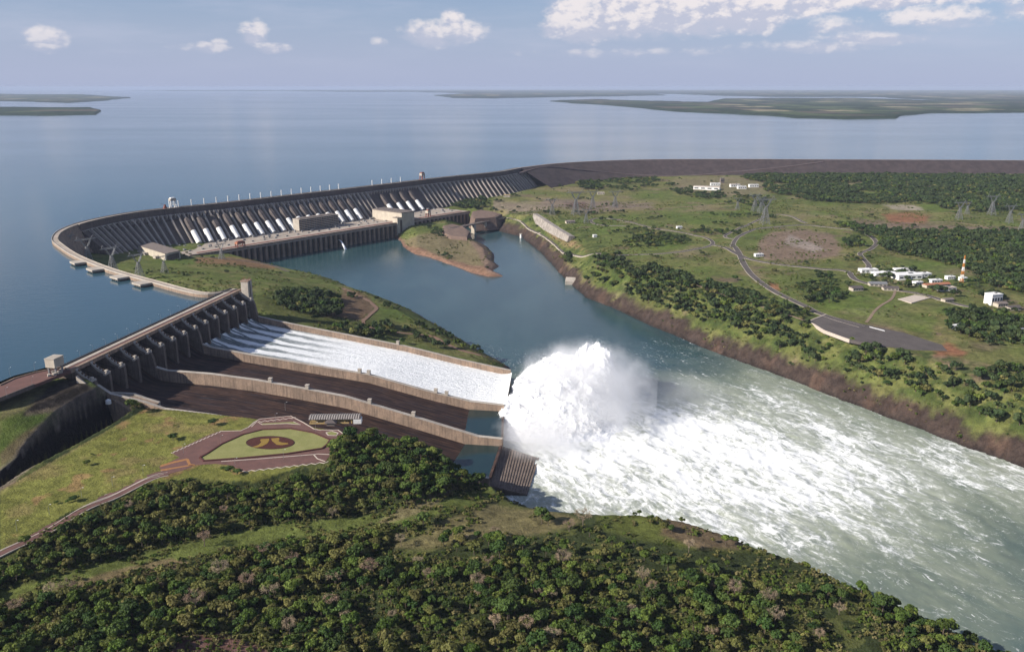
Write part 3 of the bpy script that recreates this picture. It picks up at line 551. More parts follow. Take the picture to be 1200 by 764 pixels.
for k in range(0, 15):
    h = 2.0
    prof = [(-9, 70), (-9, 119), (9.1, 119), (11, 117.5), (20, 111), (27, 107.5), (33.5, 107), (34, 104), (34, 72)]
    if k in (0, 4, 8, 14): prof = prof[:-2] + [(36, 100), (40, 72)]
    kk = k * bay + (1.5 if k == 0 else -1.5 if k == 14 else 0)
    m = MB(); rings = [[sp(kk + sgn * h, s, z) for s, z in prof] for sgn in (-1, 1)]; m.loft(rings)
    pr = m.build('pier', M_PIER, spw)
    m = MB()                                             # hoist walkway, machinery and trunnion block, pale to paint the sunlit pier top
    m.loft([[sp(kk + sg * 2.15, a_, z_) for a_, z_ in ((12.5, 118), (12.5, 120.4), (20, 113.6), (28, 109.4), (28, 107), (20, 110.5))] for sg in (-1, 1)])
    m.prism(strip(kk - 4.6, kk + 4.6, 28.5, 31.5), 106.5, 109.2)
    m.prism(strip(kk - 1.8, kk + 1.8, 28, 31), 109.6, 111.6)
    m.build('hoist_walkway', M_CONCL, pr)
    m = MB()
    for q in range(4): m.prism(strip(kk - .9, kk + .9, 15 + q * 3.4, 16.4 + q * 3.4), 108, float(np.interp(15 + q * 3.4, [12.5, 20, 28], [120.4, 113.6, 109.4])) + 1.5)
    m.build('hoist_gear', M_BROWNGEAR, pr)
for k in range(14):                                      # radial gates
    kc = (k + .5) * bay; hw = bay / 2 - 2.75; rings = []
    opn = 5.5 if k >= 9 else 0.0
    for q in range(9):
        z = 96.9 + opn + q * 2.3; s = 24 - math.sqrt(max(0, 19.5 ** 2 - (z - 106) ** 2))
        rings.append([sp(kc - hw, s, z), sp(kc + hw, s, z), sp(kc + hw, s + .8, z), sp(kc - hw, s + .8, z)])
    m = MB().loft(rings)
    for sg in (-1, 1):
        m.bar(sp(kc + sg * hw * .7, 7, 101 + opn), sp(kc + sg * hw * .9, 24, 106), .5); m.bar(sp(kc + sg * hw * .7, 7, 112), sp(kc + sg * hw * .9, 24, 106), .5)
    m.build('radial_gate', M_GATE, spw)
for i in range(4):                                       # chute walls
    ss = sorted(set([16.0, 24, 32] + [p[0] for p in WPROF[i] if 33 < p[0] < WLEN[i]] + list(np.arange(36, WLEN[i], 14.0)) + [WLEN[i]]))
    pts = [wpt(i, s) for s in ss]
    zt = [wtop(i, s) for s in ss]; zb = [floor_z(i, s, WLEN[i]) - 9 for s in ss]; zb[-1] = -8; zb[-2] = -8
    wl = wallpoly('chute_wall', pts, 2.3 if i in (1, 2) else 1.8, zt, zb, M_CONC, spw)
    wallpoly('coping', pts[3:], 2.55 if i in (1, 2) else 2.0, [z + .5 for z in zt[3:]], [z + .02 for z in zt[3:]], M_CONCL, wl)
    for s in ([250, 262, 350, 364] if i == 1 else [180, 225, 300, 352] if i == 2 else [255] if i == 0 else []):
        q = wpt(i, s); MB().box((q[0], q[1], wtop(i, s) + .5), (4, 4.2, 4.5), math.atan2(WDIR[i][1], WDIR[i][0])).box((q[0], q[1], wtop(i, s) + 5), (4.6, 4.8, .5), math.atan2(WDIR[i][1], WDIR[i][0])).build('equipment_hut', M_CONCL, spw)
def chute_surface(i, j, s0, s1, n, m, dz, name, mat, parent, extra=None, endL=None):
    V = []
    for a in range(n):
        f = a / (n - 1)
        for c_ in range(m):
            g_ = c_ / (m - 1); si = s0 + (WLEN[i] * (s1) - s0) * f; sj = s0 + (WLEN[j] * (s1) - s0) * f
            pi = wpt(i, si); pj = wpt(j, sj); q = pi + (pj - pi) * g_; hi = wtop(i, si) - WH[i]
            zi = floor_z(i, si, WLEN[i] * 1.0); zj = floor_z(j, sj, WLEN[j] * 1.0)
            V.append((q[0], q[1], zi + (zj - zi) * g_ + dz + (extra(si, g_) if extra else 0)))
    mb = MB().add(V, [(a * m + c_, a * m + c_ + 1, (a + 1) * m + c_ + 1, (a + 1) * m + c_) for a in range(n - 1) for c_ in range(m - 1)])
    o = mb.build(name, mat, parent, smooth=True, recalc=False)
    uv = o.data.attributes.new('lane', 'FLOAT_VECTOR', 'POINT'); arr = []
    for a in range(n):
        for c_ in range(m): arr += [s0 + (WLEN[i] * s1 - s0) * a / (n - 1), c_ / (m - 1), 0]
    uv.data.foreach_set('vector', arr); return o
def flipn(o):
    if sum(p.normal.z for p in o.data.polygons) < 0: o.data.flip_normals()
# stained chute lining: lengthwise streaks of colour, a part's own pattern
mfl, t, b = new_mat('streaked_chute_lining'); at = t.node('ShaderNodeAttribute'); at.attribute_name = 'lane'; lv = at.outputs['Vector']
s_ = t.noise(t.scaled(lv, .012, 22, 1), 1.0, 5, .6); s2 = t.noise(t.scaled(lv, .05, 60, 1), 1.0, 4, .6); s3 = t.noise(lv, .02, 3, .5)
cc = t.mix(t.ramp(s_, .36, .6), (.010, .008, .009, 1), (.046, .027, .021, 1)); cc = t.mix(t.ramp(s2, .5, .68, 0, .7), cc, (.12, .07, .05, 1)); cc = t.mix(t.ramp(t.noise(t.scaled(lv, .02, 40, 1), 1, 3, .5), .6, .66, 0, .5), cc, (.045, .05, .07, 1))
t.put(b.inputs['Base Color'], cc); b.inputs['Roughness'].default_value = .7; b.inputs['Specular IOR Level'].default_value = .12
M_POOL = simple('pool_water', (.008, .028, .028), (.007, .022, .024), .02, .2, spec=.4)
for i, j in ((0, 1), (1, 2), (2, 3)):
    f = chute_surface(i, j, 2.5, 1.0, 60, 12, 0, 'chute_floor', mfl, spw); flipn(f)
    # thickness below the lip
    L = [wpt(i, WLEN[i]), wpt(j, WLEN[j]), wpt(j, WLEN[j] - 12), wpt(i, WLEN[i] - 12)]
    MB().prism([tuple(p) for p in L], -10, 12).build('flip_bucket', M_CONC, spw)
for i, j in ((1, 2), (2, 3)):
    L = [wpt(i, WLEN[i] - 1.5), wpt(j, WLEN[j] - 1.5), wpt(j, WLEN[j] - 66), wpt(i, WLEN[i] - 66)]
    MB().prism([tuple(p) for p in L], 9, 14.4 if i == 1 else 13.6).build('bucket_pool', M_POOL, spw)
# ribbed concrete apron beside the near chute's end
q0, q1, q2, q3 = U(583, 524, 9)[:2], U(632, 537, 1)[:2], U(618, 580, 1)[:2], U(574, 572, 9)[:2]
m = MB(); NR = 15
for k in range(NR):
    f0, f1 = k / NR, (k + .93) / NR; a0 = q0 + (q1 - q0) * f0; a1 = q0 + (q1 - q0) * f1; b0 = q3 + (q2 - q3) * f0; b1 = q3 + (q2 - q3) * f1
    z = 12 - 11 * f0; m.prism([tuple(a0), tuple(a1), tuple(b1), tuple(b0)], -8, z)
m.prism([tuple(q0), tuple(q1), tuple(q2), tuple(q3)], -8.2, [10, -.5, -.5, 10]); m.build('ribbed_apron', M_PIER, spw)
# left side wall of the gate structure: curved retaining wall with its triangular concrete face
rw = [U(*p) for p in [(90, 441, 117), (100, 449, 110), (112, 456, 100), (124, 460, 93), (140, 460.5, 91), (158, 461.5, 89), (172, 467, 84), (187, 471.5, 80.5)]]
wallpoly('abutment_wall', [p[:2] for p in rw], 1.5, [p[2] + .6 for p in rw], [p[2] - 30 for p in rw], M_CONCL, spw)
tri = [U(128, 466, 90), U(158, 464, 88), U(186, 472.5, 80), U(160, 486, 76)]
MB().prism([tuple(p[:2]) for p in tri], 40, [90, 88, 80.3, 76.5]).build('canal_end_wall', M_CONC, spw)
# white water on the farthest chute
mw, t, b = new_mat('rushing_white_water'); at = t.node('ShaderNodeAttribute'); at.attribute_name = 'lane'; lv = at.outputs['Vector']; sx = t.xyz(lv)
tri_ = t.m('ABSOLUTE', t.m('SUBTRACT', t.m('FRACT', t.m('ADD', t.m('MULTIPLY', sx[1], 6.0), t.m('MULTIPLY', t.m('SUBTRACT', t.noise(t.scaled(lv, .02, 9, 1), 1, 4, .6), .5), .9))), .5))   # .5 at the pier lines
pier = t.ramp(tri_, .20, .34); ff = t.m('MULTIPLY', pier, t.ramp(t.m('ADD', sx[0], t.m('MULTIPLY', t.noise(t.scaled(lv, .03, 14, 1), 1, 3, .5), 90)), 130, 260, 1, 0))
gr_ = t.noise(t.scaled(lv, .035, 55, 1), 1, 6, .7); g2_ = t.noise(t.scaled(lv, .16, 110, 1), 1, 5, .7)
den = t.m('MULTIPLY', t.ramp(gr_, .3, .62, .0, 1), 1); base_ = t.mix(t.m('ADD', t.ramp(gr_, .33, .55, .5, 1), 0, clamp=True), (.42, .46, .45, 1), (.86, .87, .86, 1))
t.put(b.inputs['Base Color'], t.mix(t.m('MULTIPLY', ff, t.ramp(g2_, .35, .7, 1, .55)), base_, (.03, .06, .062, 1))); b.inputs['Roughness'].default_value = .7
t.put(b.inputs['Normal'], t.bump(t.m('ADD', gr_, t.m('MULTIPLY', g2_, .6)), .9, 2.2))
def rough(s, g_): return .55 * random.random() * min(1, s / 160)
ww = chute_surface(0, 1, 30, 1.004, 260, 70, 2.6, 'white_water', mw, None, rough); flipn(ww)
tag(ww, 'sheet of white water racing down the farthest spillway chute', 'water', kind='stuff')
m = MB()                                                 # fins of spray behind the piers
for k in range(9, 14):
    for q in range(10):
        s = 34 + q * 4; zc = floor_z(0, s, WLEN[0]) + 3 + 10 * math.sin(math.pi * (1 - q / 9) * .5) * .8
        s2_ = s + 4; zc2 = floor_z(0, s2_, WLEN[0]) + 3 + 10 * math.sin(math.pi * (1 - (q + 1) / 9) * .5) * .8
        m.bar(sp(k * bay, s, zc), sp(k * bay, s2_, zc2), .9, 5)
o = m.build('spray_fins', mw); tag(o, 'thin white spray fins trailing off the spillway piers', 'spray', kind='stuff')

# ---- plume of spray --------------------------------------------------------------------------
PD = WDIR[0]; PNv = np.array([-PD[1], PD[0]]); PO = ENDS[1][:2]
def plume_h(s, t_):
    a = 22 + 16 * (1 - ((s - 55) / 62) ** 2); a = np.where(s > 95, 28 * sstep(168, 92, s) , a)
    a = a * sstep(-95, 5, t_) * sstep(-14, 20, s + 15)
    a = a * (1 - .35 * sstep(20, -60, t_)) * sstep(182, 160, t_)
    pk = 37 * np.exp(-((s - 100) / 25) ** 2 - ((t_ - 130) / 26) ** 2) + 20 * np.exp(-((s - 122) / 17) ** 2 - ((t_ - 112) / 30) ** 2) + 27 * np.exp(-((s - 118) / 26) ** 2 - ((t_ - 82) / 32) ** 2) + 12 * np.exp(-((s - 52) / 22) ** 2 - ((t_ - 128) / 28) ** 2) + 17 * np.exp(-((s - 95) / 30) ** 2 - ((t_ - 30) / 30) ** 2)
    return a + pk - 5
sv = np.arange(-5, 192, 1.1); tv = np.arange(-130, 186, 1.1); S, T = np.meshgrid(sv, tv, indexing='ij'); S = S.ravel(); T = T.ravel()
def billow(x, y, sc, oct, seed): 
    s = 0; a = 1; tt = 0
    for o in range(oct): s = s + a * np.abs(vnoise(x / sc * 2 ** o + 3.1 * o, y / sc * 2 ** o, seed + o) * 2 - 1); tt += a; a *= .55
    return s / tt
H0 = plume_h(S + 7 * fbm(S, T, 22, 3, 3), T + 9 * fbm(S, T, 26, 3, 5))
bl = billow(S + H0 * .7, T + H0 * .4, 30, 6, 71); on = sstep(-2, 14, H0)
rdg = (1 - np.abs(fbm(S * .8 + H0 * .3, T, 17, 4, 133))) ** 3; rd2 = (1 - np.abs(fbm(S * .7, T + .3 * H0, 6, 3, 143))) ** 3; HZ = H0 + on * ((.42 - bl) * 6.5 + (rdg - .45) * 13 * sstep(10, 45, H0) + (rd2 - .45) * 4.5 + fbm(S, T + H0, 3.5, 2, 33) * 2.0)
dsp = on * 5.0; SX = S + dsp * fbm(T, H0 + S * .3, 14, 3, 81); TX2 = T + dsp * fbm(S, H0 + T * .2, 13, 3, 85)
pm, t, b = new_mat('spray_foam'); g = t.node('ShaderNodeNewGeometry').outputs['Position']
n = t.noise(g, .16, 6, .68); n2 = t.noise(t.scaled(g, 1, 1, .35), .3, 5, .7)
t.put(b.inputs['Base Color'], t.mix(t.ramp(n, .3, .6), (.66, .68, .71, 1), (.86, .86, .86, 1))); b.inputs['Roughness'].default_value = 1; b.inputs['Specular IOR Level'].default_value = 0
b.inputs['Subsurface Weight'].default_value = 0.3; b.inputs['Subsurface Radius'].default_value = (6, 6, 6.5); b.inputs['Subsurface Scale'].default_value = 1.0
t.put(b.inputs['Normal'], t.bump(t.m('ADD', n, t.m('MULTIPLY', n2, .6)), .55, 2.0))
V = np.stack([PO[0] + PD[0] * SX + PNv[0] * TX2, PO[1] + PD[1] * SX + PNv[1] * TX2, HZ], 1)
pl = grid_mesh('spray_plume', V, len(sv), len(tv), pm); flipn(pl)
pi_ = np.nonzero((HZ > 6) & (rng.uniform(size=len(HZ)) < .9))[0]; pi_ = rng.choice(pi_, 90000); jn = np.clip(rdg[pi_] - .35, 0, 1) * sstep(8, 35, H0[pi_]); dd_ = rng.exponential(1.0, len(pi_)) * (2.2 + 11 * jn)
ox = PD[0] * .55 + rng.normal(size=len(pi_)) * .35; oy = PD[1] * .55 + rng.normal(size=len(pi_)) * .35; oz = np.full(len(pi_), 1.0) * rng.uniform(.1, 1.1, len(pi_)); O_ = np.stack([ox, oy, oz], 1); O_ /= np.linalg.norm(O_, axis=1)[:, None]
Pp = V[pi_] + O_ * dd_[:, None]; sz = rng.uniform(.2, .62, len(pi_))[:, None] * np.exp(-dd_ / 18)[:, None]; U_ = O_ * 1.0 + rng.normal(size=O_.shape) * .3; U_ /= np.linalg.norm(U_, axis=1)[:, None]; W2 = np.cross(U_, rng.normal(size=O_.shape)); W2 /= np.linalg.norm(W2, axis=1)[:, None]
Q_ = np.stack([Pp - U_ * sz * 1.8, Pp + W2 * sz * .5, Pp + U_ * sz * 1.8, Pp - W2 * sz * .5], 1).reshape(-1, 3); dme = bpy.data.meshes.new('spray_droplets'); dme.from_pydata(Q_.tolist(), [], [(4 * i, 4 * i + 1, 4 * i + 2, 4 * i + 3) for i in range(len(pi_))]); dme.materials.append(pm); do = link(bpy.data.objects.new('spray_droplets', dme)); tag(do, 'flung droplets and strands of spray round the white plume', 'spray', kind='stuff')
tag(pl, 'towering white plume of spray bursting at the foot of the farthest chute', 'spray', kind='stuff')
# soft mist about it
def mist(name, label, c, size, rz, density, scale=.03, lo=.35, hi=.75, seed=0.0, zpow=1.0):
    m = MB(); m.box((c[0], c[1], c[2]), size, rz); o = m.build(name, bpy.data.materials.new(name)); mm = o.data.materials[0]; mm.use_nodes = True; t = NT(mm.node_tree)
    for n in list(t.n):
        if n.type == 'BSDF_PRINCIPLED': t.n.remove(n)
    out = [n for n in t.n if n.type == 'OUTPUT_MATERIAL'][0]
    pvn = t.node('ShaderNodeVolumePrincipled'); pvn.inputs['Color'].default_value = (.99, .99, .99, 1); pvn.inputs['Anisotropy'].default_value = .2
    tc = t.node('ShaderNodeTexCoord'); gc = tc.outputs['Generated']; q = t.vm('MULTIPLY', t.vm('SUBTRACT', gc, (.5, .5, .35)), (2, 2, 1.6))
    ln = t.node('ShaderNodeVectorMath', operation='LENGTH'); t.put(ln.inputs[0], q); rad = t.m('SUBTRACT', 1, ln.outputs['Value'])
    gp = t.node('ShaderNodeNewGeometry').outputs['Position']
    nn = t.noise(t.vm('ADD', gp, (seed, 0, 0)), scale, 4, .62); d = t.ramp(t.m('ADD', t.m('MULTIPLY', rad, 1.25), t.m('MULTIPLY', t.m('SUBTRACT', nn, .5), 1.5)), .08, .95)
    t.put(pvn.inputs['Density'], t.m('MULTIPLY', t.m('MULTIPLY', d, t.ramp(rad, 0, .3)), density)); t.l.new(pvn.outputs[0], out.inputs['Volume'])
    return tag(o, label, 'mist', kind='stuff')
def plp(s, t_): return PO + PD * s + PNv * t_
ra = math.atan2(PD[1], PD[0])
c = plp(98, 62); mist('spray_mist', 'soft white mist drifting round the base of the spray plume', (c[0], c[1], -6), (185, 290, 104), ra, .024, .035)
c = plp(55, -70); mist('lip_mist', 'pale mist spilling past the ends of the empty chutes', (c[0], c[1], -4), (120, 130, 44), ra, .034, .05, seed=50)
c = plp(215, 110); mist('drifting_mist', 'thin bluish mist blown downstream of the plume', (c[0], c[1], -4), (150, 150, 52), ra, .006, .03, seed=90)

# ---- main dam, curved wing dam, rockfill dam ---------------------------------------------------
def sweep(idx, C_, N_, prof):
    return [[(C_[i][0] + N_[i][0] * o, C_[i][1] + N_[i][1] * o, z) for o, z in prof] for i in idx]
wing = thing('wing_dam', 'low curved concrete wing dam with a pale crest road, between spillway and main dam', 'dam', (*CR[iw // 2], 80))
ix = list(range(0, iw + 1))
MB().loft(sweep(ix, CR, CRN, [(-7, 60), (-6, 112), (-5.6, 120.4), (6, 120.4), (6.4, 116), (13, 100), (30, 60)])).build('dam_body', M_CONC, wing)
MB().loft(sweep(ix, CR, CRN, [(-3.6, 120.42), (-3.6, ZC), (4.6, ZC), (4.6, 120.42)])).build('crest_road', M_DECK, wing)
MB().loft(sweep(ix, CR, CRN, [(-5.6, 120.42), (-5.6, 122.3), (-4.9, 122.3), (-4.9, 120.42)])).build('parapet', M_CONCL, wing)
MB().loft(sweep(ix, CR, CRN, [(5.2, 120.42), (5.2, 122.0), (5.8, 122.0), (5.8, 120.42)])).build('parapet', M_CONCL, wing)
for (x_, y_) in [(80, 312), (104, 320), (137, 328.5), (169, 335)]:
    q = U(x_, y_, ZR)[:2]; i = int(np.argmin(np.hypot(*(CR - q).T))); o_ = CR[i] - CRN[i] * 15; az_ = math.atan2(CRT[i][1], CRT[i][0])
    m = MB().box((o_[0], o_[1], 118.4), (26, 20, 3.0), az_); ob = m.build('intake_platform', M_CONCL, wing)
    m = MB()
    for a_ in (-9, -3, 3, 9): qq = o_ + CRT[i] * a_ - CRN[i] * 1; m.box((qq[0], qq[1], 96), (2.2, 15, 22.3), az_)
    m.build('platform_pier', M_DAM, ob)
main = thing('main_dam', 'great curved hollow dam with dark downstream face, bright ribs and white penstocks', 'dam', (*CR[(iw + len(CR)) // 2], 40))
ix = list(range(iw, len(CR)))
FACE0, FACE1 = (13.0, 105.0), (82.0, 38.0)
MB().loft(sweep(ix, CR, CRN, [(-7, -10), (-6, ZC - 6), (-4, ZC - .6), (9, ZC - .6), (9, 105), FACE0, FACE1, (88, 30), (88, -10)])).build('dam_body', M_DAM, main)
MB().loft(sweep(ix, CR, CRN, [(-3.9, ZC - .59), (-3.9, ZC), (8.6, ZC), (8.6, ZC - .59)])).build('crest_road', M_DECK, main)
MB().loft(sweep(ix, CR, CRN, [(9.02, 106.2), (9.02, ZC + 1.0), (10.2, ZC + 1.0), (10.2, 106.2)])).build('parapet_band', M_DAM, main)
MB().loft(sweep(ix, CR, CRN, [(9.0, ZC + 1.02), (9.0, ZC + 1.5), (10.5, ZC + 1.5), (10.5, ZC + 1.02)])).build('coping', M_CONCL, main)
MB().loft(sweep(ix, CR, CRN, [(-6.6, ZC - 2), (-6.6, ZC + 1.3), (-5.4, ZC + 1.3), (-5.4, ZC - 2)])).build('parapet', M_CONC, main)
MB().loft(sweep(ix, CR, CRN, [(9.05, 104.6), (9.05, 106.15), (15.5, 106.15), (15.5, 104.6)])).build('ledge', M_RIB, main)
# stations along the main dam
cl = CRS - CRS[iw]
def cat_at(s):
    x = np.interp(s, cl, CR[:, 0]); y = np.interp(s, cl, CR[:, 1]); tx = np.interp(s, cl, CRT[:, 0]); ty = np.interp(s, cl, CRT[:, 1]); l = math.hypot(tx, ty); tx /= l; ty /= l
    return np.array([x, y]), np.array([tx, ty]), np.array([ty, -tx])
def station(px, py, z, off):                             # crest station whose foot at offset `off` shows at this pixel
    q = U(px, py, z)[:2]; best = min(range(0, int(cl[-1])), key=lambda s: float(np.linalg.norm(cat_at(s)[0] + cat_at(s)[2] * off - q))); return best
s1_ = station(230.3, 284.5, 40, 83); s16 = station(431, 258.6, 40, 83); s17 = station(469.5, 252.5, 40, 83); s20 = station(504.5, 247.5, 40, 83)
PEN = [s1_ + (s16 - s1_) * k / 15 for k in range(16)] + [s17 + (s20 - s17) * k / 3 for k in range(4)]
print('penstock spacing', (s16 - s1_) / 15, (s20 - s17) / 3, 'total', cl[-1])
fd = ND((FACE1[0] - FACE0[0], FACE1[1] - FACE0[1]))
def face(s, u_, o_, w_):                                 # u_ metres down the face, o_ out from it, w_ along the dam
    c_, t_, n_ = cat_at(s); off = FACE0[0] + fd[0] * u_ - fd[1] * o_; z = FACE0[1] + fd[1] * u_ + fd[0] * o_; q = c_ + n_ * off + t_ * w_
    return (q[0], q[1], z)
FL = math.hypot(FACE1[0] - FACE0[0], FACE1[1] - FACE0[1])
sp_ = (s16 - s1_) / 15
ribs = []
s = PEN[0] - sp_ / 2
while s > 10: ribs.append(s); s -= sp_ * .62
s = PEN[0] + sp_ / 2
while s < PEN[15] + sp_ * .6: ribs.append(s); ribs.append(s - sp_ * .5 + 0); s += sp_
ribs += [PEN[15] + sp_ * k for k in (1.0, 1.5, 2.0, 2.5)]
a_ = PEN[19] + sp_ * 1.6
while a_ < cl[-1] - 8: ribs.append(a_); a_ += sp_ * .62
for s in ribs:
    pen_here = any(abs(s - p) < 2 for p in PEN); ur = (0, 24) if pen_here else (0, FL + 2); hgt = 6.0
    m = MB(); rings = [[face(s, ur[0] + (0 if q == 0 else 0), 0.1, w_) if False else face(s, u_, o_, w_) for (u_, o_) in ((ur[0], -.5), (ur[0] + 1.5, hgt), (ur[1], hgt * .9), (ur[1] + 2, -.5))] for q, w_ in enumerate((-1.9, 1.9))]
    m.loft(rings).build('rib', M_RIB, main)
M_HOUS = simple('housing_concrete', (.15, .125, .11), (.10, .083, .075), .08, .95)
for p in PEN:
    rings = []
    for u_, w_, h_ in ((14, 2.6, 4), (21, 7.0, 8), (34, 8.4, 10), (54, 8.0, 10), (66, 6.8, 9)):
        rings.append([face(p, u_, o_, x_) for x_, o_ in ((-w_, -.5), (-w_, h_ * .6), (-w_ * .55, h_), (w_ * .55, h_), (w_, h_ * .6), (w_, -.5))])
    hs = MB().loft(rings).build('intake_housing', M_HOUS, main)
    rings = []
    for u_ in (61, FL + 3):
        rings.append([face(p, u_, 6.4 + 6.9 * math.sin(2 * math.pi * q / 14), 6.9 * math.cos(2 * math.pi * q / 14)) for q in range(14)])
    MB().loft(rings).build('penstock', M_WHITE, main, smooth=False)
    c_, t_, n_ = cat_at(p); m = MB(); q = c_ - n_ * 5.6; m.bar((q[0], q[1], ZC), (q[0], q[1], ZC + 15), 1.2, 8); m.bar((q[0], q[1], ZC + 15), (q[0], q[1], ZC + 15.8), 1.7, 8)
    m.build('air_vent', M_WHITE, main)
# short upper brackets between the ribs (crane rails and stubs)
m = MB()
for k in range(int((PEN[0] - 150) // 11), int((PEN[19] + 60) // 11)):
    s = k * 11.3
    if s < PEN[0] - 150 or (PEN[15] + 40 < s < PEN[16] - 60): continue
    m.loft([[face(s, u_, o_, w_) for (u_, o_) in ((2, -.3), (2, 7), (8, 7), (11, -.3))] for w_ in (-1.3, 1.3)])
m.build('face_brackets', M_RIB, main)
MB().loft([[face(s, u_, o_, 0) for u_, o_ in ((15, -.3), (15, 3.4), (17, 3.4), (17, -.3))] for s in np.arange(PEN[0] - 230, PEN[0] - 10, 12)]).build('face_gallery', M_DAM, main)
# end block against the rockfill
e_ = cl[-1] - 4; MB().loft([[face(e_ + w_ * .0, u_, o_, w_) for (u_, o_) in ((-2, -2), (-2, 6), (FL * .62, 6), (FL + 8, 2), (FL + 8, -6))] for w_ in (0, 18)]).build('end_wall', M_CONCL, main)
# rockfill dam
rock = thing('rockfill_dam', 'long dark brown rockfill dam running off beyond the concrete dam', 'dam', (*RK[len(RK) // 3], 60))
V = []; nP = 46; idx = list(range(0, len(RK))); offs = np.concatenate([[-150, -60, -12, -7, -6.9, 7], np.linspace(10, 165, nP - 6)])
FAN = [(RK[0], ND(CRN[-1] + (RKN[0] - CRN[-1]) * f)) for f in np.linspace(0, .9, 6)]
RALL = FAN + [(RK[i], RKN[i]) for i in range(1, len(RK))]; idx = list(range(len(RALL)))
for ii, (rp_, rn_) in enumerate(RALL):
    for o_ in offs:
        z = ZC if abs(o_) <= 7 else ZC - (abs(o_) - 7) * .46 if o_ < 0 else ZC - (o_ - 7) * .47
        if o_ < -7 and o_ > -15: z = ZC - 6
        q = rp_ + rn_ * o_; n_ = float(fbm(np.array([q[0]]), np.array([q[1]]), 22, 3, 5)[0]) if o_ > 8 else 0
        V.append((q[0], q[1], z + n_ * 1.6))
nn = len(offs); MB().add(V, [(a * nn + c_, a * nn + c_ + 1, (a + 1) * nn + c_ + 1, (a + 1) * nn + c_) for a in range(len(idx) - 1) for c_ in range(nn - 1)]).build('rock_slope', M_ROCK, rock, recalc=False)
flipn(rock.children[0])
MB().loft(sweep(range(len(RK)), RK, RKN, [(-3, ZC + .02), (-3, ZC + .5), (5, ZC + .5), (5, ZC + .02)])).build('crest_road', M_CONC, rock)
# berm road climbing across the face
pts = [(608, 203), (640, 196), (680, 199.5), (720, 203), (760, 206), (800, 206.5), (860, 202), (920, 196), (965, 190)]
def on_rock(px, py):
    best = None
    for o_ in np.arange(8, 170, 2.0):
        z = ZC - (o_ - 7) * .47; q = U(px, py, z)[:2]; d_ = RK - q; i = int(np.argmin((d_ ** 2).sum(1))); off = float((q - RK[i]) @ RKN[i]); e = abs(off - o_)
        if best is None or e < best[0]: best = (e, q, z)
    return best[1], best[2]
bp = [on_rock(*p) for p in pts]; cps = catmull([np.array([q[0], q[1], z]) for q, z in bp], 6)
m = MB(); rings = []
for i, p in enumerate(cps):
    a = cps[max(0, i - 1)]; c_ = cps[min(len(cps) - 1, i + 1)]; d = ND((c_ - a)[:2]); n_ = np.array([-d[1], d[0]]); l = p[:2] + n_ * 5; r = p[:2] - n_ * 5
    rings.append([(l[0], l[1], p[2] - 6), (l[0], l[1], p[2] + 2.2), (r[0], r[1], p[2] + 2.2), (r[0], r[1], p[2] - 6)])
m.loft(rings).build('berm_road', simple('berm_gravel', (.16, .12, .11), (.12, .09, .085), .05, 1), rock)

# ---- powerhouse ------------------------------------------------------------------------------
def ph(k, o, z=None):                                   # k along the front from PHA, o back towards the dam
    q = PHA + PHT * k - PHN * o; return (q[0], q[1]) if z is None else (q[0], q[1], z)
def phk(px, py, z): return float((U(px, py, z)[:2] - PHA) @ PHT)
def pho(px, py, z): return -float((U(px, py, z)[:2] - PHA) @ PHN)
KL = phk(222, 300, 40); KR = phk(551, 248, 40); KB0, KB1 = phk(483, 251.3, 67), phk(493, 249, 67)
print('PH', KL, KR, KB0, KB1, pho(443.6, 244.2, 67))
DEPTH = 134
pw = thing('powerhouse', 'long low powerhouse at the foot of the main dam with a pier-lined river front', 'powerhouse', (*ph(200, 60), 0))
def phstrip(k0, k1, o0, o1): return [ph(k0, o0), ph(k1, o0), ph(k1, o1), ph(k0, o1)]
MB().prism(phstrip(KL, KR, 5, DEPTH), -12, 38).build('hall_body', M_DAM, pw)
MB().prism(phstrip(KL + .5, KR - .5, 4.7, 4.98), -10, 33.6).build('front_shade_sheet', M_DARK, pw)  # near-black sheet paints the shade between the front piers
MB().prism(phstrip(KL, KR, 0, 62), 38.02, 40.5).build('roof_deck', M_DECK, pw)
MB().prism(phstrip(KL, KR, 62.02, DEPTH), 38.02, 39.2).build('transformer_deck', M_DECK, pw)
MB().prism(phstrip(KL + 30, KR - 20, 14, 21), 40.52, 41.4).build('red_rail_strip', M_RUST, pw)
MB().prism(phstrip(KL, KR, -1.6, -.02), 34, 42).build('front_parapet', M_CONC, pw)
MB().prism(phstrip(KL, KR, -2.6, -1.62), 35, 36.5).build('front_ledge', M_CONCL, pw)
k = KL + 5; n_col = 0
while k < KR:
    if not (KB0 - 4 < k < KB1 + 6) and n_col < 98:
        m = MB(); m.prism(phstrip(k - 3.2, k + 3.2, -2.0, 5.2), -6, 33.9); m.build('front_pier', M_CONC, pw); n_col += 1
    k += 16.6
m = MB()
for k in np.arange(KL + 20, KR - 10, 9.0):
    if random.random() < .62: q = ph(k + random.uniform(-2, 2), random.uniform(70, 128)); m = MB().box((q[0], q[1], 39.2), (random.uniform(3, 9), random.uniform(2, 6), random.uniform(1.5, 6)), random.uniform(0, .2) + math.atan2(PHT[1], PHT[0])); m.build('transformer', M_STEEL, pw)
for k in np.arange(KL + 30, KR - 10, 34): q = ph(k, 50); MB().box((q[0], q[1], 40.5), (6, 4, 2.5), math.atan2(PHT[1], PHT[0])).build('roof_hatch', M_STEEL, pw)
azp = math.atan2(PHT[1], PHT[0])
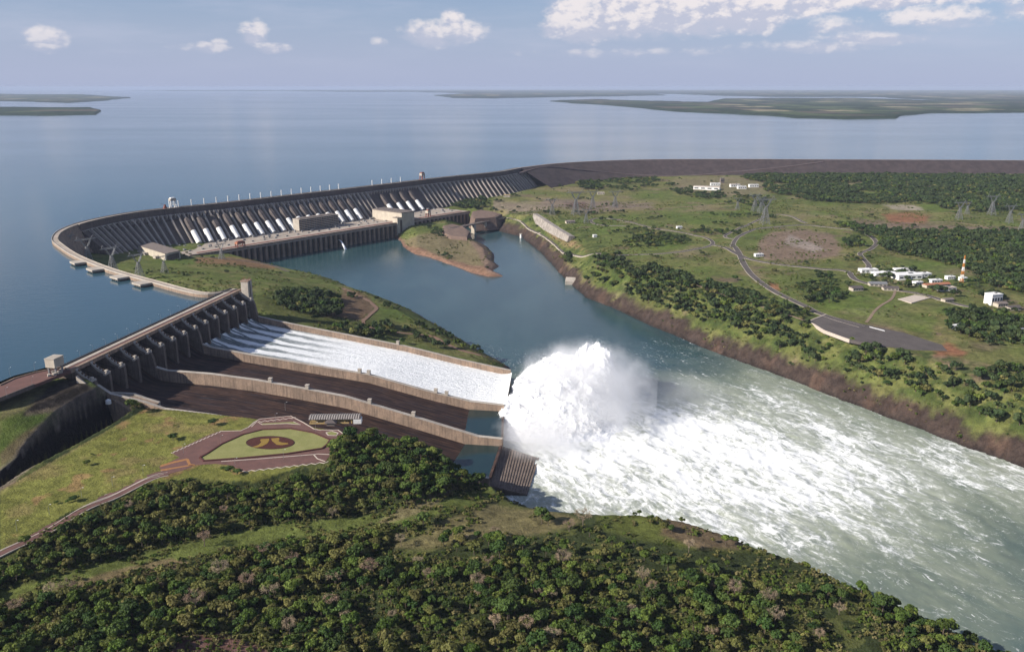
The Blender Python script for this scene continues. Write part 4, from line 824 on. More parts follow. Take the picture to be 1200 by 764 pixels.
# erection hall
bh = thing('erection_hall', 'tall cream windowless hall projecting to the river in the middle of the powerhouse', 'building', (*ph((KB0 + KB1) / 2, 60), 0))
w0, w1 = KB0 - 2, KB1 + 4; back = pho(443.6, 244.2, 67)
MB().prism(phstrip(w0, w1, -4, back), -10, 66).build('wall', M_PALEWALL, bh)
rf = MB().prism(phstrip(w0 - .8, w1 + .8, -4.8, back + 1), 66.02, 68).build('roof', M_BROOF, bh)
m = MB()
for o_ in np.arange(8, back - 4, 14): m.prism(phstrip(w0 + 4, w1 - 4, o_, o_ + 1.2), 68.02, 68.8)
m.build('roof_ridge', M_DECK, rf)
MB().prism(phstrip(w0 - 18, w0 - .82, -5, 16), -10, 54).build('stair_tower', M_PALEWALL, bh)
MB().prism(phstrip(w0 - 18.4, w0 - .84, -5.4, 16.4), 54.02, 55).build('tower_roof', M_BROOF, bh)
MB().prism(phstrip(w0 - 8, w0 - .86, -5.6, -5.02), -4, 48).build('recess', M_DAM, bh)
m = MB()
for z in (45, 56): m.prism(phstrip(w1 + .02, w1 + .3, 6, 40), z, z + 4)
m.build('window', M_GLASS, bh)
# office block with slabs
k0, k1 = phk(351, 271, 40), phk(394, 263.5, 40); o0 = pho(351, 271, 40) ; print('office', k0, k1, o0)
of = thing('office_block', 'grid-fronted office block of stacked floor slabs on the powerhouse deck', 'building', (*ph((k0 + k1) / 2, o0 + 14), 40))
MB().prism(phstrip(k0 + 2, k1 - 2, o0 + 2, o0 + 26), 39, 70).build('core', M_GLASS, of)
for f in range(7): MB().prism(phstrip(k0, k1, o0, o0 + 28), 40.8 + f * 4.7, 42.6 + f * 4.7).build('floor_slab', M_CONCL, of)
m = MB()
for k in np.linspace(k0 + 1, k1 - 1, 17): m.prism(phstrip(k - .4, k + .4, o0 + .3, o0 + 1.9), 40.6, 70.9)
m.build('mullion', M_CONC, of)
MB().prism(phstrip(k0 + .2, k0 + 1.98, o0 + .6, o0 + 27), 40.6, 70.7).build('end_wall', M_CONCL, of)
MB().prism(phstrip(k0 + 6, k1 - 6, o0 + 4, o0 + 24), 70.92, 72.6).build('roof', M_BROOF, of)
# service hall on the left
c0, c1, c2, c3 = U(162, 288, 60)[:2], U(193.5, 297.8, 60)[:2], U(211, 294, 60)[:2], U(182, 285.2, 60)[:2]
c3 = c0 + (c2 - c1)
sh = thing('service_hall', 'low white-walled hall with brown roof on the grass at the powerhouse end', 'building', (*((c0 + c2) / 2), 46))
MB().prism([tuple(c0), tuple(c1), tuple(c2), tuple(c3)], 36, 60).build('wall', M_PALEWALL, sh)
ctr = (c0 + c2) / 2; MB().prism([tuple(ctr + (c - ctr) * 1.015) for c in (c0, c1, c2, c3)], 60.02, 61).build('roof', M_BROOF, sh)
dd = ND(c1 - c0); nn_ = ND(c0 - c3); m = MB()
for f in (.12, .3, .7): q = c0 + (c1 - c0) * f + nn_ * 4; m.box((q[0], q[1], 40), (14, 8, 11), math.atan2(dd[1], dd[0]))
m.build('annex', M_CONCL, sh)
dd2 = ND(c2 - c1); q = c1 + (c2 - c1) * .5; m = MB().box((q[0], q[1], 44), ((np.linalg.norm(c2 - c1)) * .8, .8, 13), math.atan2(dd2[1], dd2[0])); m.build('door', M_DAM, sh)
# gantry cranes
def gantry(name, label, pos, az_, w_, d_, h_, mleg, mbox, group=None, cab=.45):
    g = thing(name, label, 'crane', pos, group); ux = np.array([math.cos(az_), math.sin(az_)]); uy = np.array([-ux[1], ux[0]]); p = np.array(pos[:2]); z = pos[2]
    def pt(a, b): q = p + ux * a + uy * b; return (q[0], q[1])
    for a in (-w_ / 2, w_ / 2):
        for b_ in (-d_ / 2, d_ / 2):
            q = pt(a, b_); MB().box((q[0], q[1], z), (1.8, 1.8, h_ * (1 - cab)), az_).build('leg', mleg, g)
    m = MB()
    for b_ in (-d_ / 2, d_ / 2): m.bar((*pt(-w_ / 2, b_), z + h_ * .15), (*pt(w_ / 2, b_), z + h_ * (1 - cab)), .4); m.bar((*pt(w_ / 2, b_), z + h_ * .15), (*pt(-w_ / 2, b_), z + h_ * (1 - cab)), .4)
    m.build('brace', mleg, g)
    MB().box((p[0], p[1], z + h_ * (1 - cab) + .02), (w_ + 2, d_ + 2, h_ * cab * .7), az_).build('machine_house', mbox, g)
    MB().box((p[0], p[1], z + h_ * (1 - cab * .3) + .04), (w_ * .8, d_ * .9, h_ * cab * .28), az_).build('hoist', mleg, g)
    return g
c_, t_, n_ = cat_at(station(191, 241.5, ZC, 0)); q = c_ + n_ * 2; az_ = math.atan2(t_[1], t_[0])
gantry('gantry_crane', 'white portal crane astride the far dam crest at its left bend', (q[0], q[1], ZC), az_, 13, 9, 26, M_WHITE, M_CONCL, None, .3)
q2 = c_ - t_ * 20 + n_ * 1; g = thing('service_crane', 'small red machine beside the white portal crane on the crest', 'crane', (q2[0], q2[1], ZC))
MB().box((q2[0], q2[1], ZC), (7, 6, 5), az_).build('body', M_RUST, g); MB().box((q2[0], q2[1], ZC + 5), (4, 4, 5), az_).build('cab', M_RUST, g); MB().bar((q2[0], q2[1], ZC + 9), (q2[0] - 9, q2[1] - 4, ZC + 14), .5).build('jib', M_STEEL, g)
c_, t_, n_ = cat_at(station(495, 211, ZC, 0)); q = c_ + n_ * 2; az_ = math.atan2(t_[1], t_[0])
gantry('gantry_crane', 'red and white portal crane on the crest near the middle of the main dam', (q[0], q[1], ZC), az_, 13, 9, 25, M_RUST, M_CONCL)
q = ph(phk(278, 289, 40), 8); gantry('gantry_crane', 'red-legged gantry crane on the river edge of the powerhouse deck', (q[0], q[1], 40.5), azp, 20, 9, 15, M_RUST, M_TERRA)
q = ph(phk(501.5, 254.5, 40), 14); gantry('gantry_crane', 'tall reddish gantry crane just past the cream hall', (q[0], q[1], 40.5), azp, 10, 9, 22, M_RUST, M_PALEWALL)
# block-like crane house at the near end of the spillway crest
q = sp(-14, 0); cv = thing('crane_house', 'pale box-shaped gate crane parked at the near end of the spillway crest', 'crane', (*q, ZC)); azs = math.atan2(NV[1], NV[0])
for a, b_ in ((-5, -4), (5, -4), (-5, 4), (5, 4)): r_ = sp(-14 + a, b_); MB().box((*r_, ZC), (1.6, 1.6, 7), azs).build('leg', M_STEEL, cv)
MB().box((*q, ZC + 7.02), (15, 11, 9), azs).build('machine_house', M_PALEWALL, cv); MB().box((*q, ZC + 16.04), (15.6, 11.6, .8), azs).build('roof', M_CONCL, cv)
q = sp(-20, 6); m = MB(); [m.box((q[0] + random.uniform(-9, 9), q[1] + random.uniform(-8, 4), ZC), (random.uniform(2, 4), random.uniform(2, 4), random.uniform(1.5, 3.5)), random.random()) for _ in range(7)]; m.build('ballast', M_CONCL, cv)
# lift tower at the far end of the spillway
q = sp(LC + 3, 22); tw = thing('lift_tower', 'tall square concrete tower at the far end of the spillway gates', 'tower', (*q, 70))
MB().box((*q, 66), (13, 11, 69), azs).build('shaft', M_CONCL, tw); MB().box((*q, 135.02), (14.5, 12.5, 1.4), azs).build('cornice', M_CONC, tw)
r_ = sp(LC + 3 + 0, 22 + 5.55); MB().box((*r_, 90), (3, .3, 44), azs).build('slot', M_DAM, tw)
m = MB()
for a in (-5, 0, 5):
    for b_ in (-4, 4): r_ = sp(LC + 3 + a, 22 + b_); m.bar((*r_, 136.4), (*r_, 140), .45)
m.build('roof_frame', M_RUST, tw)
# ---------------------------------------------------------------- ground-following helpers
def on_land_v(pts, z0=65.0):
    px = np.array([p[0] for p in pts], float); py = np.array([p[1] for p in pts], float); z = np.full(px.shape, z0)
    u = (px - CX) / F; v = (py - CY) / F; fy = CP - v * SP; dn = SP + v * CP
    for _ in range(16):
        t = (CAMH - z) / dn; zz, _r = land(u * t, fy * t); z = .5 * z + .5 * zz
    t = (CAMH - z) / dn; return np.stack([u * t, fy * t, land(u * t, fy * t)[0]], 1)
def drape_strip(m, pts2, width, lift, step=7.0, cols=3):
    c, s = resample(catmull([np.array(p[:2]) for p in pts2], 8), step); tg = np.gradient(c, axis=0); tg /= np.linalg.norm(tg, axis=1)[:, None]; n = np.stack([-tg[:, 1], tg[:, 0]], 1)
    ws = np.linspace(-width / 2, width / 2, cols); q = (c[:, None, :] + n[:, None, :] * ws[None, :, None]).reshape(-1, 2); z = land(q[:, 0], q[:, 1])[0].reshape(len(c), cols)
    z = z.mean(1, keepdims=True) * .7 + z * .3
    for _ in range(2): z[1:-1] = (z[:-2] + z[1:-1] * 2 + z[2:]) / 4
    z = z + lift
    rings = []
    for i in range(len(c)):
        top = [(q[i * cols + k][0], q[i * cols + k][1], z[i, k]) for k in range(cols)]; rings.append([(top[0][0], top[0][1], top[0][2] - 2.5)] + top + [(top[-1][0], top[-1][1], top[-1][2] - 2.5)])
    m.loft(rings, closed=False, caps=False); return c, z
M_SHOULD = simple('gravel_shoulder', (.42, .37, .31), (.33, .28, .23), .2, 1)
def road(name, label, px, width, mat, lift=.5, world=False, line=True, z0=62.0):
    pts = px if world else on_land_v(px, z0)
    m = MB(); drape_strip(m, pts, width, lift); o = m.build(name, mat, recalc=False); flipn(o); tag(o, label, kind='structure')
    if line:
        m = MB(); drape_strip(m, pts, width + 2.0, lift - .12, cols=3); k = m.build('shoulder', M_SHOULD, recalc=False); flipn(k); k.parent = o; k.location = k.location - o.location
    return o
# ---------------------------------------------------------------- overlook: plaza, emblem bed, pavilion
def flatpoly(name, px, z, mat, parent=None, thick=.5, z0=None):
    pl = [tuple(U(x, y, z)[:2]) for x, y in px]; return MB().prism(pl, z - thick, z).build(name, mat, parent)
def c7(pts): return [(190 + x / 4.776, 460 + y / 4.776) for x, y in pts]
plaza = flatpoly('visitor_car_park', c7([(50, 336), (250, 240), (320, 216), (440, 212), (480, 195), (545, 145), (720, 128), (795, 165), (850, 200), (890, 208), (985, 208), (1020, 235), (1002, 268), (940, 268), (938, 320), (938, 352), (912, 388), (700, 410), (460, 438), (380, 405), (300, 397), (180, 405), (130, 430), (-20, 470), (-20, 415), (100, 362)]), 80.14, M_PAVE)
tag(plaza, 'maroon paved road loop and parking bays round the emblem lawn', kind='structure')
lawn = flatpoly('lawn_island', c7([(212, 364), (250, 345), (330, 292), (395, 258), (450, 238), (560, 210), (640, 203), (720, 204), (780, 210), (850, 228), (940, 264), (925, 290), (895, 312), (800, 328), (700, 342), (600, 352), (450, 366), (340, 374), (232, 381)]), 80.42, M_LAWN, None, .6)
tag(lawn, 'tear-shaped pale lawn inside the maroon road loop', kind='structure')
def zig(a, b, n, amp, px=True):
    o = []
    for i in range(n + 1): f = i / n; o.append((a[0] + (b[0] - a[0]) * f, a[1] + (b[1] - a[1]) * f + (amp if i % 2 else 0)))
    return o
def kerb(px, w=.7, z=80.34, closed=False):
    pts = [U(x, y, z)[:2] for x, y in px]; return wallpoly('kerb', pts, w, [z] * len(pts), [z - .5] * len(pts), M_KERB, plaza)
for px in (zig((50, 336), (330, 213), 26, 5), [(330, 215), (440, 212), (482, 193)], [(480, 195), (515, 165), (545, 147), (720, 130), (790, 166), (850, 202), (890, 210)], zig((540, 160), (745, 136), 12, 6), [(500, 190), (530, 160), (560, 178), (700, 172), (775, 178), (735, 162)],
           [(890, 208), (985, 208), (1020, 235), (1002, 268)], zig((450, 438), (930, 384), 20, 7), [(848, 345), (870, 342), (938, 345)], [(848, 345), (868, 368), (912, 384)], [(330, 384), (560, 368), (848, 345)], [(917, 222), (950, 214), (985, 225), (975, 240), (930, 238), (917, 222)]):
    kerb(c7(px), .55)
flatpoly('bay_median', c7([(560, 180), (700, 173), (770, 178), (735, 163), (560, 172)]), 80.3, M_LAWN, None, .4)
tag(bpy.data.objects['bay_median'], 'thin grass median between the upper parking bays', kind='structure')
flatpoly('traffic_island', c7([(922, 222), (950, 217), (980, 226), (972, 237), (932, 235)]), 80.3, M_LAWN, None, .4); tag(bpy.data.objects['traffic_island'], 'small oval grass island at the end of the loop', kind='structure')
for px in ([(-10, 405), (60, 385), (138, 368), (150, 372), (160, 398), (185, 402), (182, 408), (148, 406), (134, 378), (60, 395), (-10, 416)], [(-10, 430), (60, 418), (150, 404), (185, 404), (60, 426), (-10, 442)]):
    m_ = MB().prism([tuple(U(x, y, 80.2)[:2]) for x, y in c7(px)], 80.15, 80.2).build('road_marking', simple('worn_orange_marking', (.34, .17, .06), (.26, .12, .05), .5, .9), plaza)
# emblem bed: dark red ellipse with two ochre shapes
bc = U(316.7, 518.3, 80.5); fb = thing('emblem_flower_bed', 'dark red oval flower bed with two ochre emblem shapes on the lawn', 'flower bed', (*bc[:2], 80.4))
M_BED = simple('dark_red_bedding', (.075, .022, .016), (.05, .016, .012), .8, 1, 0, .2); M_BEDY = simple('ochre_bedding', (.26, .17, .035), (.19, .12, .025), .8, 1)
el_ = [(316.7 + 27.9 * math.cos(a), 518.3 + 7.4 * math.sin(a)) for a in np.linspace(0, 2 * math.pi, 40, endpoint=False)]
flatpoly('bedding', el_, 80.62, M_BED, fb, .3)
flatpoly('emblem_shape', c7([(552, 260), (575, 258), (598, 257), (600, 266), (588, 284), (562, 298), (530, 306), (503, 304), (540, 292), (556, 276), (549, 268)]), 80.76, M_BEDY, fb, .13)
flatpoly('emblem_shape', c7([(611, 256), (654, 252), (657, 262), (650, 270), (672, 279), (704, 281), (706, 287), (672, 293), (640, 290), (626, 278), (614, 268)]), 80.76, M_BEDY, fb, .13)
wallpoly('bed_edge', [U(x, y, 80.7)[:2] for x, y in el_ + el_[:1]], .5, [80.72] * 41, [80.4] * 41, simple('dark_edge', (.05, .02, .016)), fb)
# lawn clipped hedge rims
M_HEDGE = simple('red_hedge', (.10, .03, .03), (.06, .028, .022), 1.5, 1)
hp = [U(x, y, 80.4)[:2] for x, y in c7([(212, 364), (250, 343), (330, 290), (450, 236), (560, 208), (720, 202), (850, 226), (940, 264), (925, 290), (895, 313), (700, 343), (450, 367), (232, 382), (212, 364)])]
o = wallpoly('low_hedge', hp, .9, [81.2] * len(hp), [80] * len(hp), M_HEDGE, None); tag(o, 'low dark red clipped hedge edging the emblem lawn', 'hedge')
# pavilion
pa = [U(360.8, 491, 86)[:2], U(422, 490, 86)[:2]]; pdv = ND(pa[1] - pa[0]); pnv = np.array([-pdv[1], pdv[0]]); plen = float(np.linalg.norm(pa[1] - pa[0])); pdep = 15.5
pv_ = thing('viewing_pavilion', 'long open pavilion with a dark and light striped roof above the chutes', 'pavilion', (*((pa[0] + pa[1]) / 2), 80.1))
def pq(a, b): q = pa[0] + pdv * a + pnv * b; return (q[0], q[1])
rf = MB().loft([[(*pq(a, 0), 85.2), (*pq(a, pdep / 2), 87.2), (*pq(a, pdep), 85.2), (*pq(a, pdep), 84.8), (*pq(a, pdep / 2), 86.8), (*pq(a, 0), 84.8)] for a in (0, plen)]).build('roof', M_ROOFD, pv_)
for k in range(21):
    a = 1 + k * (plen - 3.5) / 20; MB().loft([[(*pq(x, 0), 85.5), (*pq(x, pdep / 2), 87.6), (*pq(x, pdep), 85.5), (*pq(x, pdep), 85.25), (*pq(x, pdep / 2), 87.25), (*pq(x, 0), 85.25)] for x in (a, a + 1.1)]).build('roof_rib', M_ROOFL, rf)
for k in range(8): q = pq(2 + k * (plen - 4) / 7, 1.5); MB().box((*q, 80.1), (.7, .7, 5), 0).build('post', M_YEL, pv_)
MB().prism([pq(2, 6), pq(plen - 5, 6), pq(plen - 5, 6.5), pq(2, 6.5)], 80.1, 84.6).build('back_wall', M_YEL, pv_)
MB().prism([pq(1, .6), pq(plen * .78, .6), pq(plen * .78, .9), pq(1, .9)], 80.1, 81.6).build('low_wall', M_YEL, pv_)
MB().prism([pq(plen - 7, -.6), pq(plen + 1, -.6), pq(plen + 1, 9), pq(plen - 7, 9)], 80.1, 84.7).build('side_room', M_WHITE, pv_)
kq = U(388, 498, 80)[:2]; kb = thing('kiosk', 'small dark pyramid-roofed kiosk in front of the striped pavilion', 'kiosk', (*kq, 80.1))
MB().box((*kq, 80.1), (8, 5.5, 3.2), .0).build('wall', M_BROOF, kb); MB().loft([[(kq[0] - 6, kq[1] - 4, 83.3), (kq[0] + 6, kq[1] - 4, 83.3), (kq[0] + 6, kq[1] + 4, 83.3), (kq[0] - 6, kq[1] + 4, 83.3)], [(kq[0] - 2, kq[1] - .4, 85.6), (kq[0] + 2, kq[1] - .4, 85.6), (kq[0] + 2, kq[1] + .4, 85.6), (kq[0] - 2, kq[1] + .4, 85.6)]]).build('roof', M_ROOFD, kb)
# ---------------------------------------------------------------- roads
PADZ = lambda px: [U(x, y, 80) for x, y in px]
road('overlook_road', 'maroon paved road climbing past the lawn to the overlook', PADZ([(195, 554), (175, 560), (130, 580), (100, 592), (50, 617), (0, 641), (-60, 668), (-140, 700)]), 11.5, M_PAVE, .3, True)
for off_ in (-4.6, 0, 4.4):
    m = MB(); pz = [p + np.array([off_ * .4, off_ * .92, 0]) for p in PADZ([(192, 556), (175, 560), (130, 580), (100, 592), (50, 617), (0, 641), (-60, 668)])]; drape_strip(m, pz, .5, .42, cols=2); k = m.build('lane_line', M_KERB, recalc=False); flipn(k); k.parent = bpy.data.objects['overlook_road']; k.location = k.location - k.parent.location
bq = [(float(p[0]), float(p[1])) for p in BENCH]
road('bank_road', 'road on the bench above the far river bank', [np.array(p) for p in bq] , 8, M_ASPH, .5, True)
road('plateau_road', 'pale road curving across the far bank meadows', [(700, 297), (730, 299), (780, 297), (815, 292), (834, 287), (832, 281), (815, 276), (790, 271), (765, 267.5), (745, 262), (720, 257), (700, 256), (692, 259), (705, 264), (735, 265)], 8, M_ASPH)
road('river_meadow_road', 'grey road running down the far bank to the dark lot', [(858, 287), (866, 297), (872, 310), (884, 325), (905, 340), (935, 355), (962, 368), (985, 376), (1010, 383)], 11, M_ASPH)
road('town_road', 'pale road from the junction past the white buildings', [(836, 287), (852, 291), (880, 304), (920, 311), (960, 315), (992, 318), (1003, 328), (1040, 338), (1080, 345), (1120, 356), (1160, 364), (1205, 374), (1260, 390)], 10, M_ASPH)
road('loop_road', 'road looping round the brown earth oval', [(858, 290), (862, 281), (874, 273), (890, 268), (915, 265.5), (945, 264), (975, 267), (1005, 271), (1020, 277), (1027, 285), (1020, 292), (1008, 297), (1013, 305), (1018, 313), (1006, 322)], 9, M_ASPH)
road('upper_road', 'thin road between the far meadows and the woods', [(862, 281), (850, 276), (880, 262), (905, 252), (925, 253), (945, 262)], 7, M_ASPH)
road('spit_track', 'reddish dirt track winding down the green spit', [(402, 338), (420, 347), (436, 356), (441, 362), (432, 370), (425, 378), (440, 386), (470, 390), (505, 394), (520, 402), (545, 412), (575, 421), (592, 427)], 7, simple('red_dirt', (.20, .125, .085), (.15, .095, .07), .2, 1), .4, line=False, z0=45)
M_DIRT = simple('dry_dirt_track', (.23, .17, .12), (.18, .13, .09), .2, 1)
road('dirt_track', 'thin dirt track along the top of the far river slope', [(700, 312), (740, 312), (790, 322), (830, 340), (870, 352), (920, 368), (945, 376)], 4.5, M_DIRT, .4, line=False)
road('dirt_track', 'thin dirt track between the pylons below the rockfill dam', [(620, 236), (680, 240), (740, 245), (800, 243), (860, 238), (900, 238)], 6, M_DIRT, .4, line=False)
road('dirt_track', 'thin dirt track crossing the meadow past the dark lot', [(1015, 378), (1030, 360), (1045, 350), (1050, 338)], 4.5, M_DIRT, .4, line=False)
road('dirt_track', 'service track across the red clearing to the far pylons', [(1000, 268), (1060, 262), (1130, 262), (1205, 278)], 6, M_DIRT, .4, line=False)
road('wing_track', 'dirt track across the grass inside the curved dam', [(190, 301), (230, 301), (280, 305), (318, 311), (340, 318)], 6, M_ASPH, .4, line=False, z0=48)
lot = MB().prism([tuple(U(x, y, 64.4)[:2]) for x, y in [(949, 375.5), (968, 368.5), (985, 373), (1010, 379.5), (1060, 390), (1104, 404), (1110, 411), (1070, 410), (1030, 405), (995, 398), (965, 386)]], 60, 64.3).build('asphalt_lot', M_ASPH); tag(lot, 'large dark empty asphalt lot above the far river bank', kind='structure')
wallpoly('kerb', [U(x, y, 64.8)[:2] for x, y in [(968, 368), (948, 376), (966, 387), (996, 398)]], .9, [64.9] * 4, [60] * 4, M_KERB, lot)
MB().prism([tuple(U(x, y, 64.6)[:2]) for x, y in [(1019, 382.5), (1036, 387), (1037, 388.2), (1019, 383.5)]], 64.51, 64.7).build('painted_strip', M_WHITE, lot)
court = MB().prism([tuple(p[:2]) for p in on_land_v([(1052, 351), (1072, 346.5), (1091, 349.5), (1068, 356)])], 60, land1(*on_land_v([(1070, 351)])[0][:2]) + 1.2).build('paved_court', M_KERB); tag(court, 'pale paved court below the white buildings', kind='structure')
# ---------------------------------------------------------------- bridge, retaining wall
b0, b1 = U(527, 268.5, 27)[:2], U(591, 255.3, 29)[:2]; bd = ND(b1 - b0); bn = np.array([-bd[1], bd[0]])
br = thing('bridge', 'concrete road bridge on three piers over the diversion channel', 'bridge', (*((b0 + b1) / 2), 0))
wallpoly('deck', [b0, b1], 5.5, [28, 30], [25, 27], M_CONC, br)
for sg in (-1, 1): wallpoly('railing', [b0 + bn * sg * 5.2, b1 + bn * sg * 5.2], .25, [29.4, 31.4], [28.02, 30.02], M_CONCL, br)
for px, py in ((550, 277.5), (564, 275), (578, 272.5)):
    q = U(px, py, 0)[:2]; f = float((q - b0) @ bd); q = b0 + bd * f; zt_ = 25 + 2 * f / float(np.linalg.norm(b1 - b0)) - .02
    MB().box((*q, -8), (8.5, 12, zt_ + 8), math.atan2(bd[1], bd[0])).build('pier', M_PALEWALL, br)
wallpts = [(625, 250.6), (634, 256), (645, 263.5), (656, 270.5), (667, 277)]; WP = [U(x, y, 58) for x, y in wallpts]
rt = MB(); rings = []
for i, p in enumerate(WP):
    d = ND((WP[min(i + 1, 4)] - WP[max(i - 1, 0)])[:2]); n_ = np.array([d[1], -d[0]]); n_ = -n_ if n_[0] > 0 else n_
    zb = [33, 36, 40, 43.5, 47][i]; a = p[:2]; f_ = a + n_ * 5
    rings.append([(a[0] - n_[0] * 14, a[1] - n_[1] * 14, zb - 3), (a[0] - n_[0] * 14, a[1] - n_[1] * 14, 57.4), (a[0], a[1], 58.6), (f_[0], f_[1], zb - 3)])
rt.loft(rings); ro = rt.build('retaining_wall', simple('pale_rock_face', (.42, .38, .33), (.22, .19, .165), .09, .95, 0, 1.5, .6, (.11, .09, .08))); tag(ro, 'pale blocky retaining wall above the bank road', 'wall')
q = U(610.5, 279, 0); iw_ = thing('intake_well', 'small white round intake shaft standing at the far river bank', 'shaft', (*q[:2], 0)); MB().bar((q[0], q[1], -6), (q[0], q[1], 11), 3.6, 12, 3.2).build('shaft', M_WHITE, iw_); MB().bar((q[0], q[1], 11.02), (q[0], q[1], 12.4), 4.2, 12).build('cap', M_CONCL, iw_)
q = U(669, 331, 4); ob = MB().prism([(q[0] - 13, q[1] - 6), (q[0] + 12, q[1] - 8), (q[0] + 16, q[1] + 9), (q[0] - 10, q[1] + 10)], -4, [8, 6, 13, 14]).build('concrete_outfall', M_CONCL); tag(ob, 'pale concrete outfall block at the foot of the rocky bank', 'outfall')
# rock outcrop on the island and the block beside the bridge
def rockblob(name, label, pts, z0, z1, mat, parent=None):
    m = MB(); c = np.mean([p[:2] for p in pts], 0); rings = []
    for f, z in ((1.12, z0), (1.0, z0 + (z1 - z0) * .5), (.93, z1 - 1.5), (.8, z1)):
        rings.append([(*(c + (np.array(p[:2]) - c) * f + rng.uniform(-1.2, 1.2, 2)), z + rng.uniform(-1, 1)) for p in pts])
    o = m.loft(rings).build(name, mat); return tag(o, label, 'rock')
M_CLIFF = simple('brown_cliff', (.21, .145, .11), (.13, .09, .072), .12, 1, 0, 1.2, .5, (.07, .05, .04))
rockblob('rock_outcrop', 'steep brown rock outcrop on the island by the bridge', [U(x, y, 16) for x, y in [(517, 276), (527, 282), (548, 284), (551, 276), (543, 270), (530, 266.5), (518, 269)]], 6, 29, M_CLIFF)
rockblob('rock_outcrop', 'grey brown rock shoulder beside the far end of the powerhouse', [U(x, y, 36) for x, y in [(551, 254), (556, 258), (582, 256), (590, 252), (580, 249), (562, 246.5), (553, 249)]], 4, 40, M_CLIFF)
# small outlet jet spouting from the powerhouse
jm = MB(); j0 = np.array([*U(396.5, 281, 20)[:2]]); jt = U(405, 292.5, 0)[:2]; rr_ = []
for k in range(9):
    f = k / 8; q = j0 + (jt - j0) * f; z = 20 + 4 * f - 24.5 * f * f; r_ = .8 + 3.4 * f; rr_.append([(q[0] + r_ * math.cos(a) * PHT[0] + rng.uniform(-.4, .4), q[1] + r_ * math.cos(a) * PHT[1], z + r_ * .6 * math.sin(a)) for a in np.linspace(0, 2 * math.pi, 8, endpoint=False)])
o = jm.loft(rr_).build('outlet_jet', pm, smooth=True); tag(o, 'small white jet of water falling from the powerhouse front', 'water jet', kind='stuff')
# ---------------------------------------------------------------- pylons
def make_pylon():
    p = thing('transmission_pylon', 'steel lattice transmission pylon', 'pylon', (0, 0, 0))
    m = MB(); H_ = 30.0; 
    def corner(z):
        w_ = 5.5 * (1 - z / H_) + 1.3; return [(-w_, -w_, z), (w_, -w_, z), (w_, w_, z), (-w_, w_, z)]
    zs = [0, 7, 13, 18, 22.5, 26.5, 30]
    for a, b_ in zip(zs[:-1], zs[1:]):
        ca, cb = corner(a), corner(b_)
        for i in range(4): m.bar(ca[i], cb[i], .42); m.bar(ca[i], cb[(i + 1) % 4], .24); m.bar(ca[(i + 1) % 4], cb[i], .24); m.bar(cb[i], cb[(i + 1) % 4], .24)
    m.build('lattice_tower', M_STEEL, p)
    m = MB()
    for sx in (-1, 1):
        for y in (-1.2, 1.2):
            m.bar((sx * 1.3, y, 30), (sx * 8.5, y, 42), .38); m.bar((sx * 3.5, y, 30.5), (sx * 9.5, y, 42), .22)
            for k in range(5): f = k / 5; g2 = (k + 1) / 5; m.bar((sx * (1.3 + 7.2 * f), y, 30 + 12 * f), (sx * (3.5 + 6 * g2), y, 30.5 + 11.5 * g2), .2)
        m.bar((sx * 8.5, 0, 42), (sx * 13.5, 0, 48.5), .38); m.bar((sx * 16, 0, 42), (sx * 13.5, 0, 48.5), .25)
    m.build('fork', M_STEEL, p)
    m = MB()
    for y in (-1.1, 1.1): m.bar((-19, 0, 42.6), (-8.5, y, 43.4), .32); m.bar((-19, 0, 42.4), (-8.5, y, 41.4), .32); m.bar((19, 0, 42.6), (8.5, y, 43.4), .32); m.bar((19, 0, 42.4), (8.5, y, 41.4), .32); m.bar((-8.5, y, 43.4), (8.5, y, 43.4), .34); m.bar((-8.5, y, 41.4), (8.5, y, 41.4), .34)
    for k in range(8): x0_ = -8.5 + k * 17 / 8; x1_ = x0_ + 17 / 8; m.bar((x0_, -1.1, 41.4), (x1_, -1.1, 43.4), .2); m.bar((x0_, 1.1, 43.4), (x1_, 1.1, 41.4), .2)
    m.build('crossarm', M_STEEL, p)
    for x in (-18, 0, 18): MB().bar((x, 0, 41.3), (x, 0, 37), .3, 5).build('insulator', M_DARK, p)
    return p
PY = [(104, 309, 32, 0.9, 'large pylon with a wide crossarm just inside the curved wing dam'), (133, 320, 33, 1.0, 'pylon in the shadow between the wing dam and the dark dam face'), (164, 327, 32, 1.0, 'thin pylon behind the last intake platform of the wing dam'), (82, 302, 28, 1.2, 'pylon against the dark dam at the leftmost bend'),
      (193, 320, 22, 1, 'pylon on the grass in front of the white-walled service hall'), (260, 304, 20, 1, 'pylon at the powerhouse end of the wing meadow'),
      (647, 252, 20, .3, 'pylon just above the left end of the pale retaining wall'), (674.6, 252, 29, .3, 'tall pylon beside the dark purple earth patch'), (694.4, 244, 21, .3, 'pylon in the scrub right of the dark earth patch'), (720.6, 244, 21, .3, 'pylon on the bare ground far below the rockfill dam'), (686.7, 262, 18, .3, 'short pylon near the small brown houses'),
      (864, 246, 15, .3, 'pylon standing alone left of the pylon cluster'), (884, 248, 21, .3, 'left pylon of the cluster by the woods'), (891, 250, 20, .3, 'middle pylon of the cluster by the woods'), (896, 263, 32, .2, 'largest pylon of the cluster by the woods'),
      (1123.4, 257.5, 22, .2, 'pylon by the red earth clearing'), (1133, 251, 15, .2, 'small pylon behind the one by the red clearing'), (1161.7, 252, 24, .2, 'tall pylon rising out of the far woods'), (1182.4, 261.5, 22, .2, 'pylon at the wood edge near the right side'), (1197, 272, 23, .2, 'pylon half cut by the right edge of the photo')]
pyl = make_pylon(); gl = on_land_v([p[:2] for p in PY])
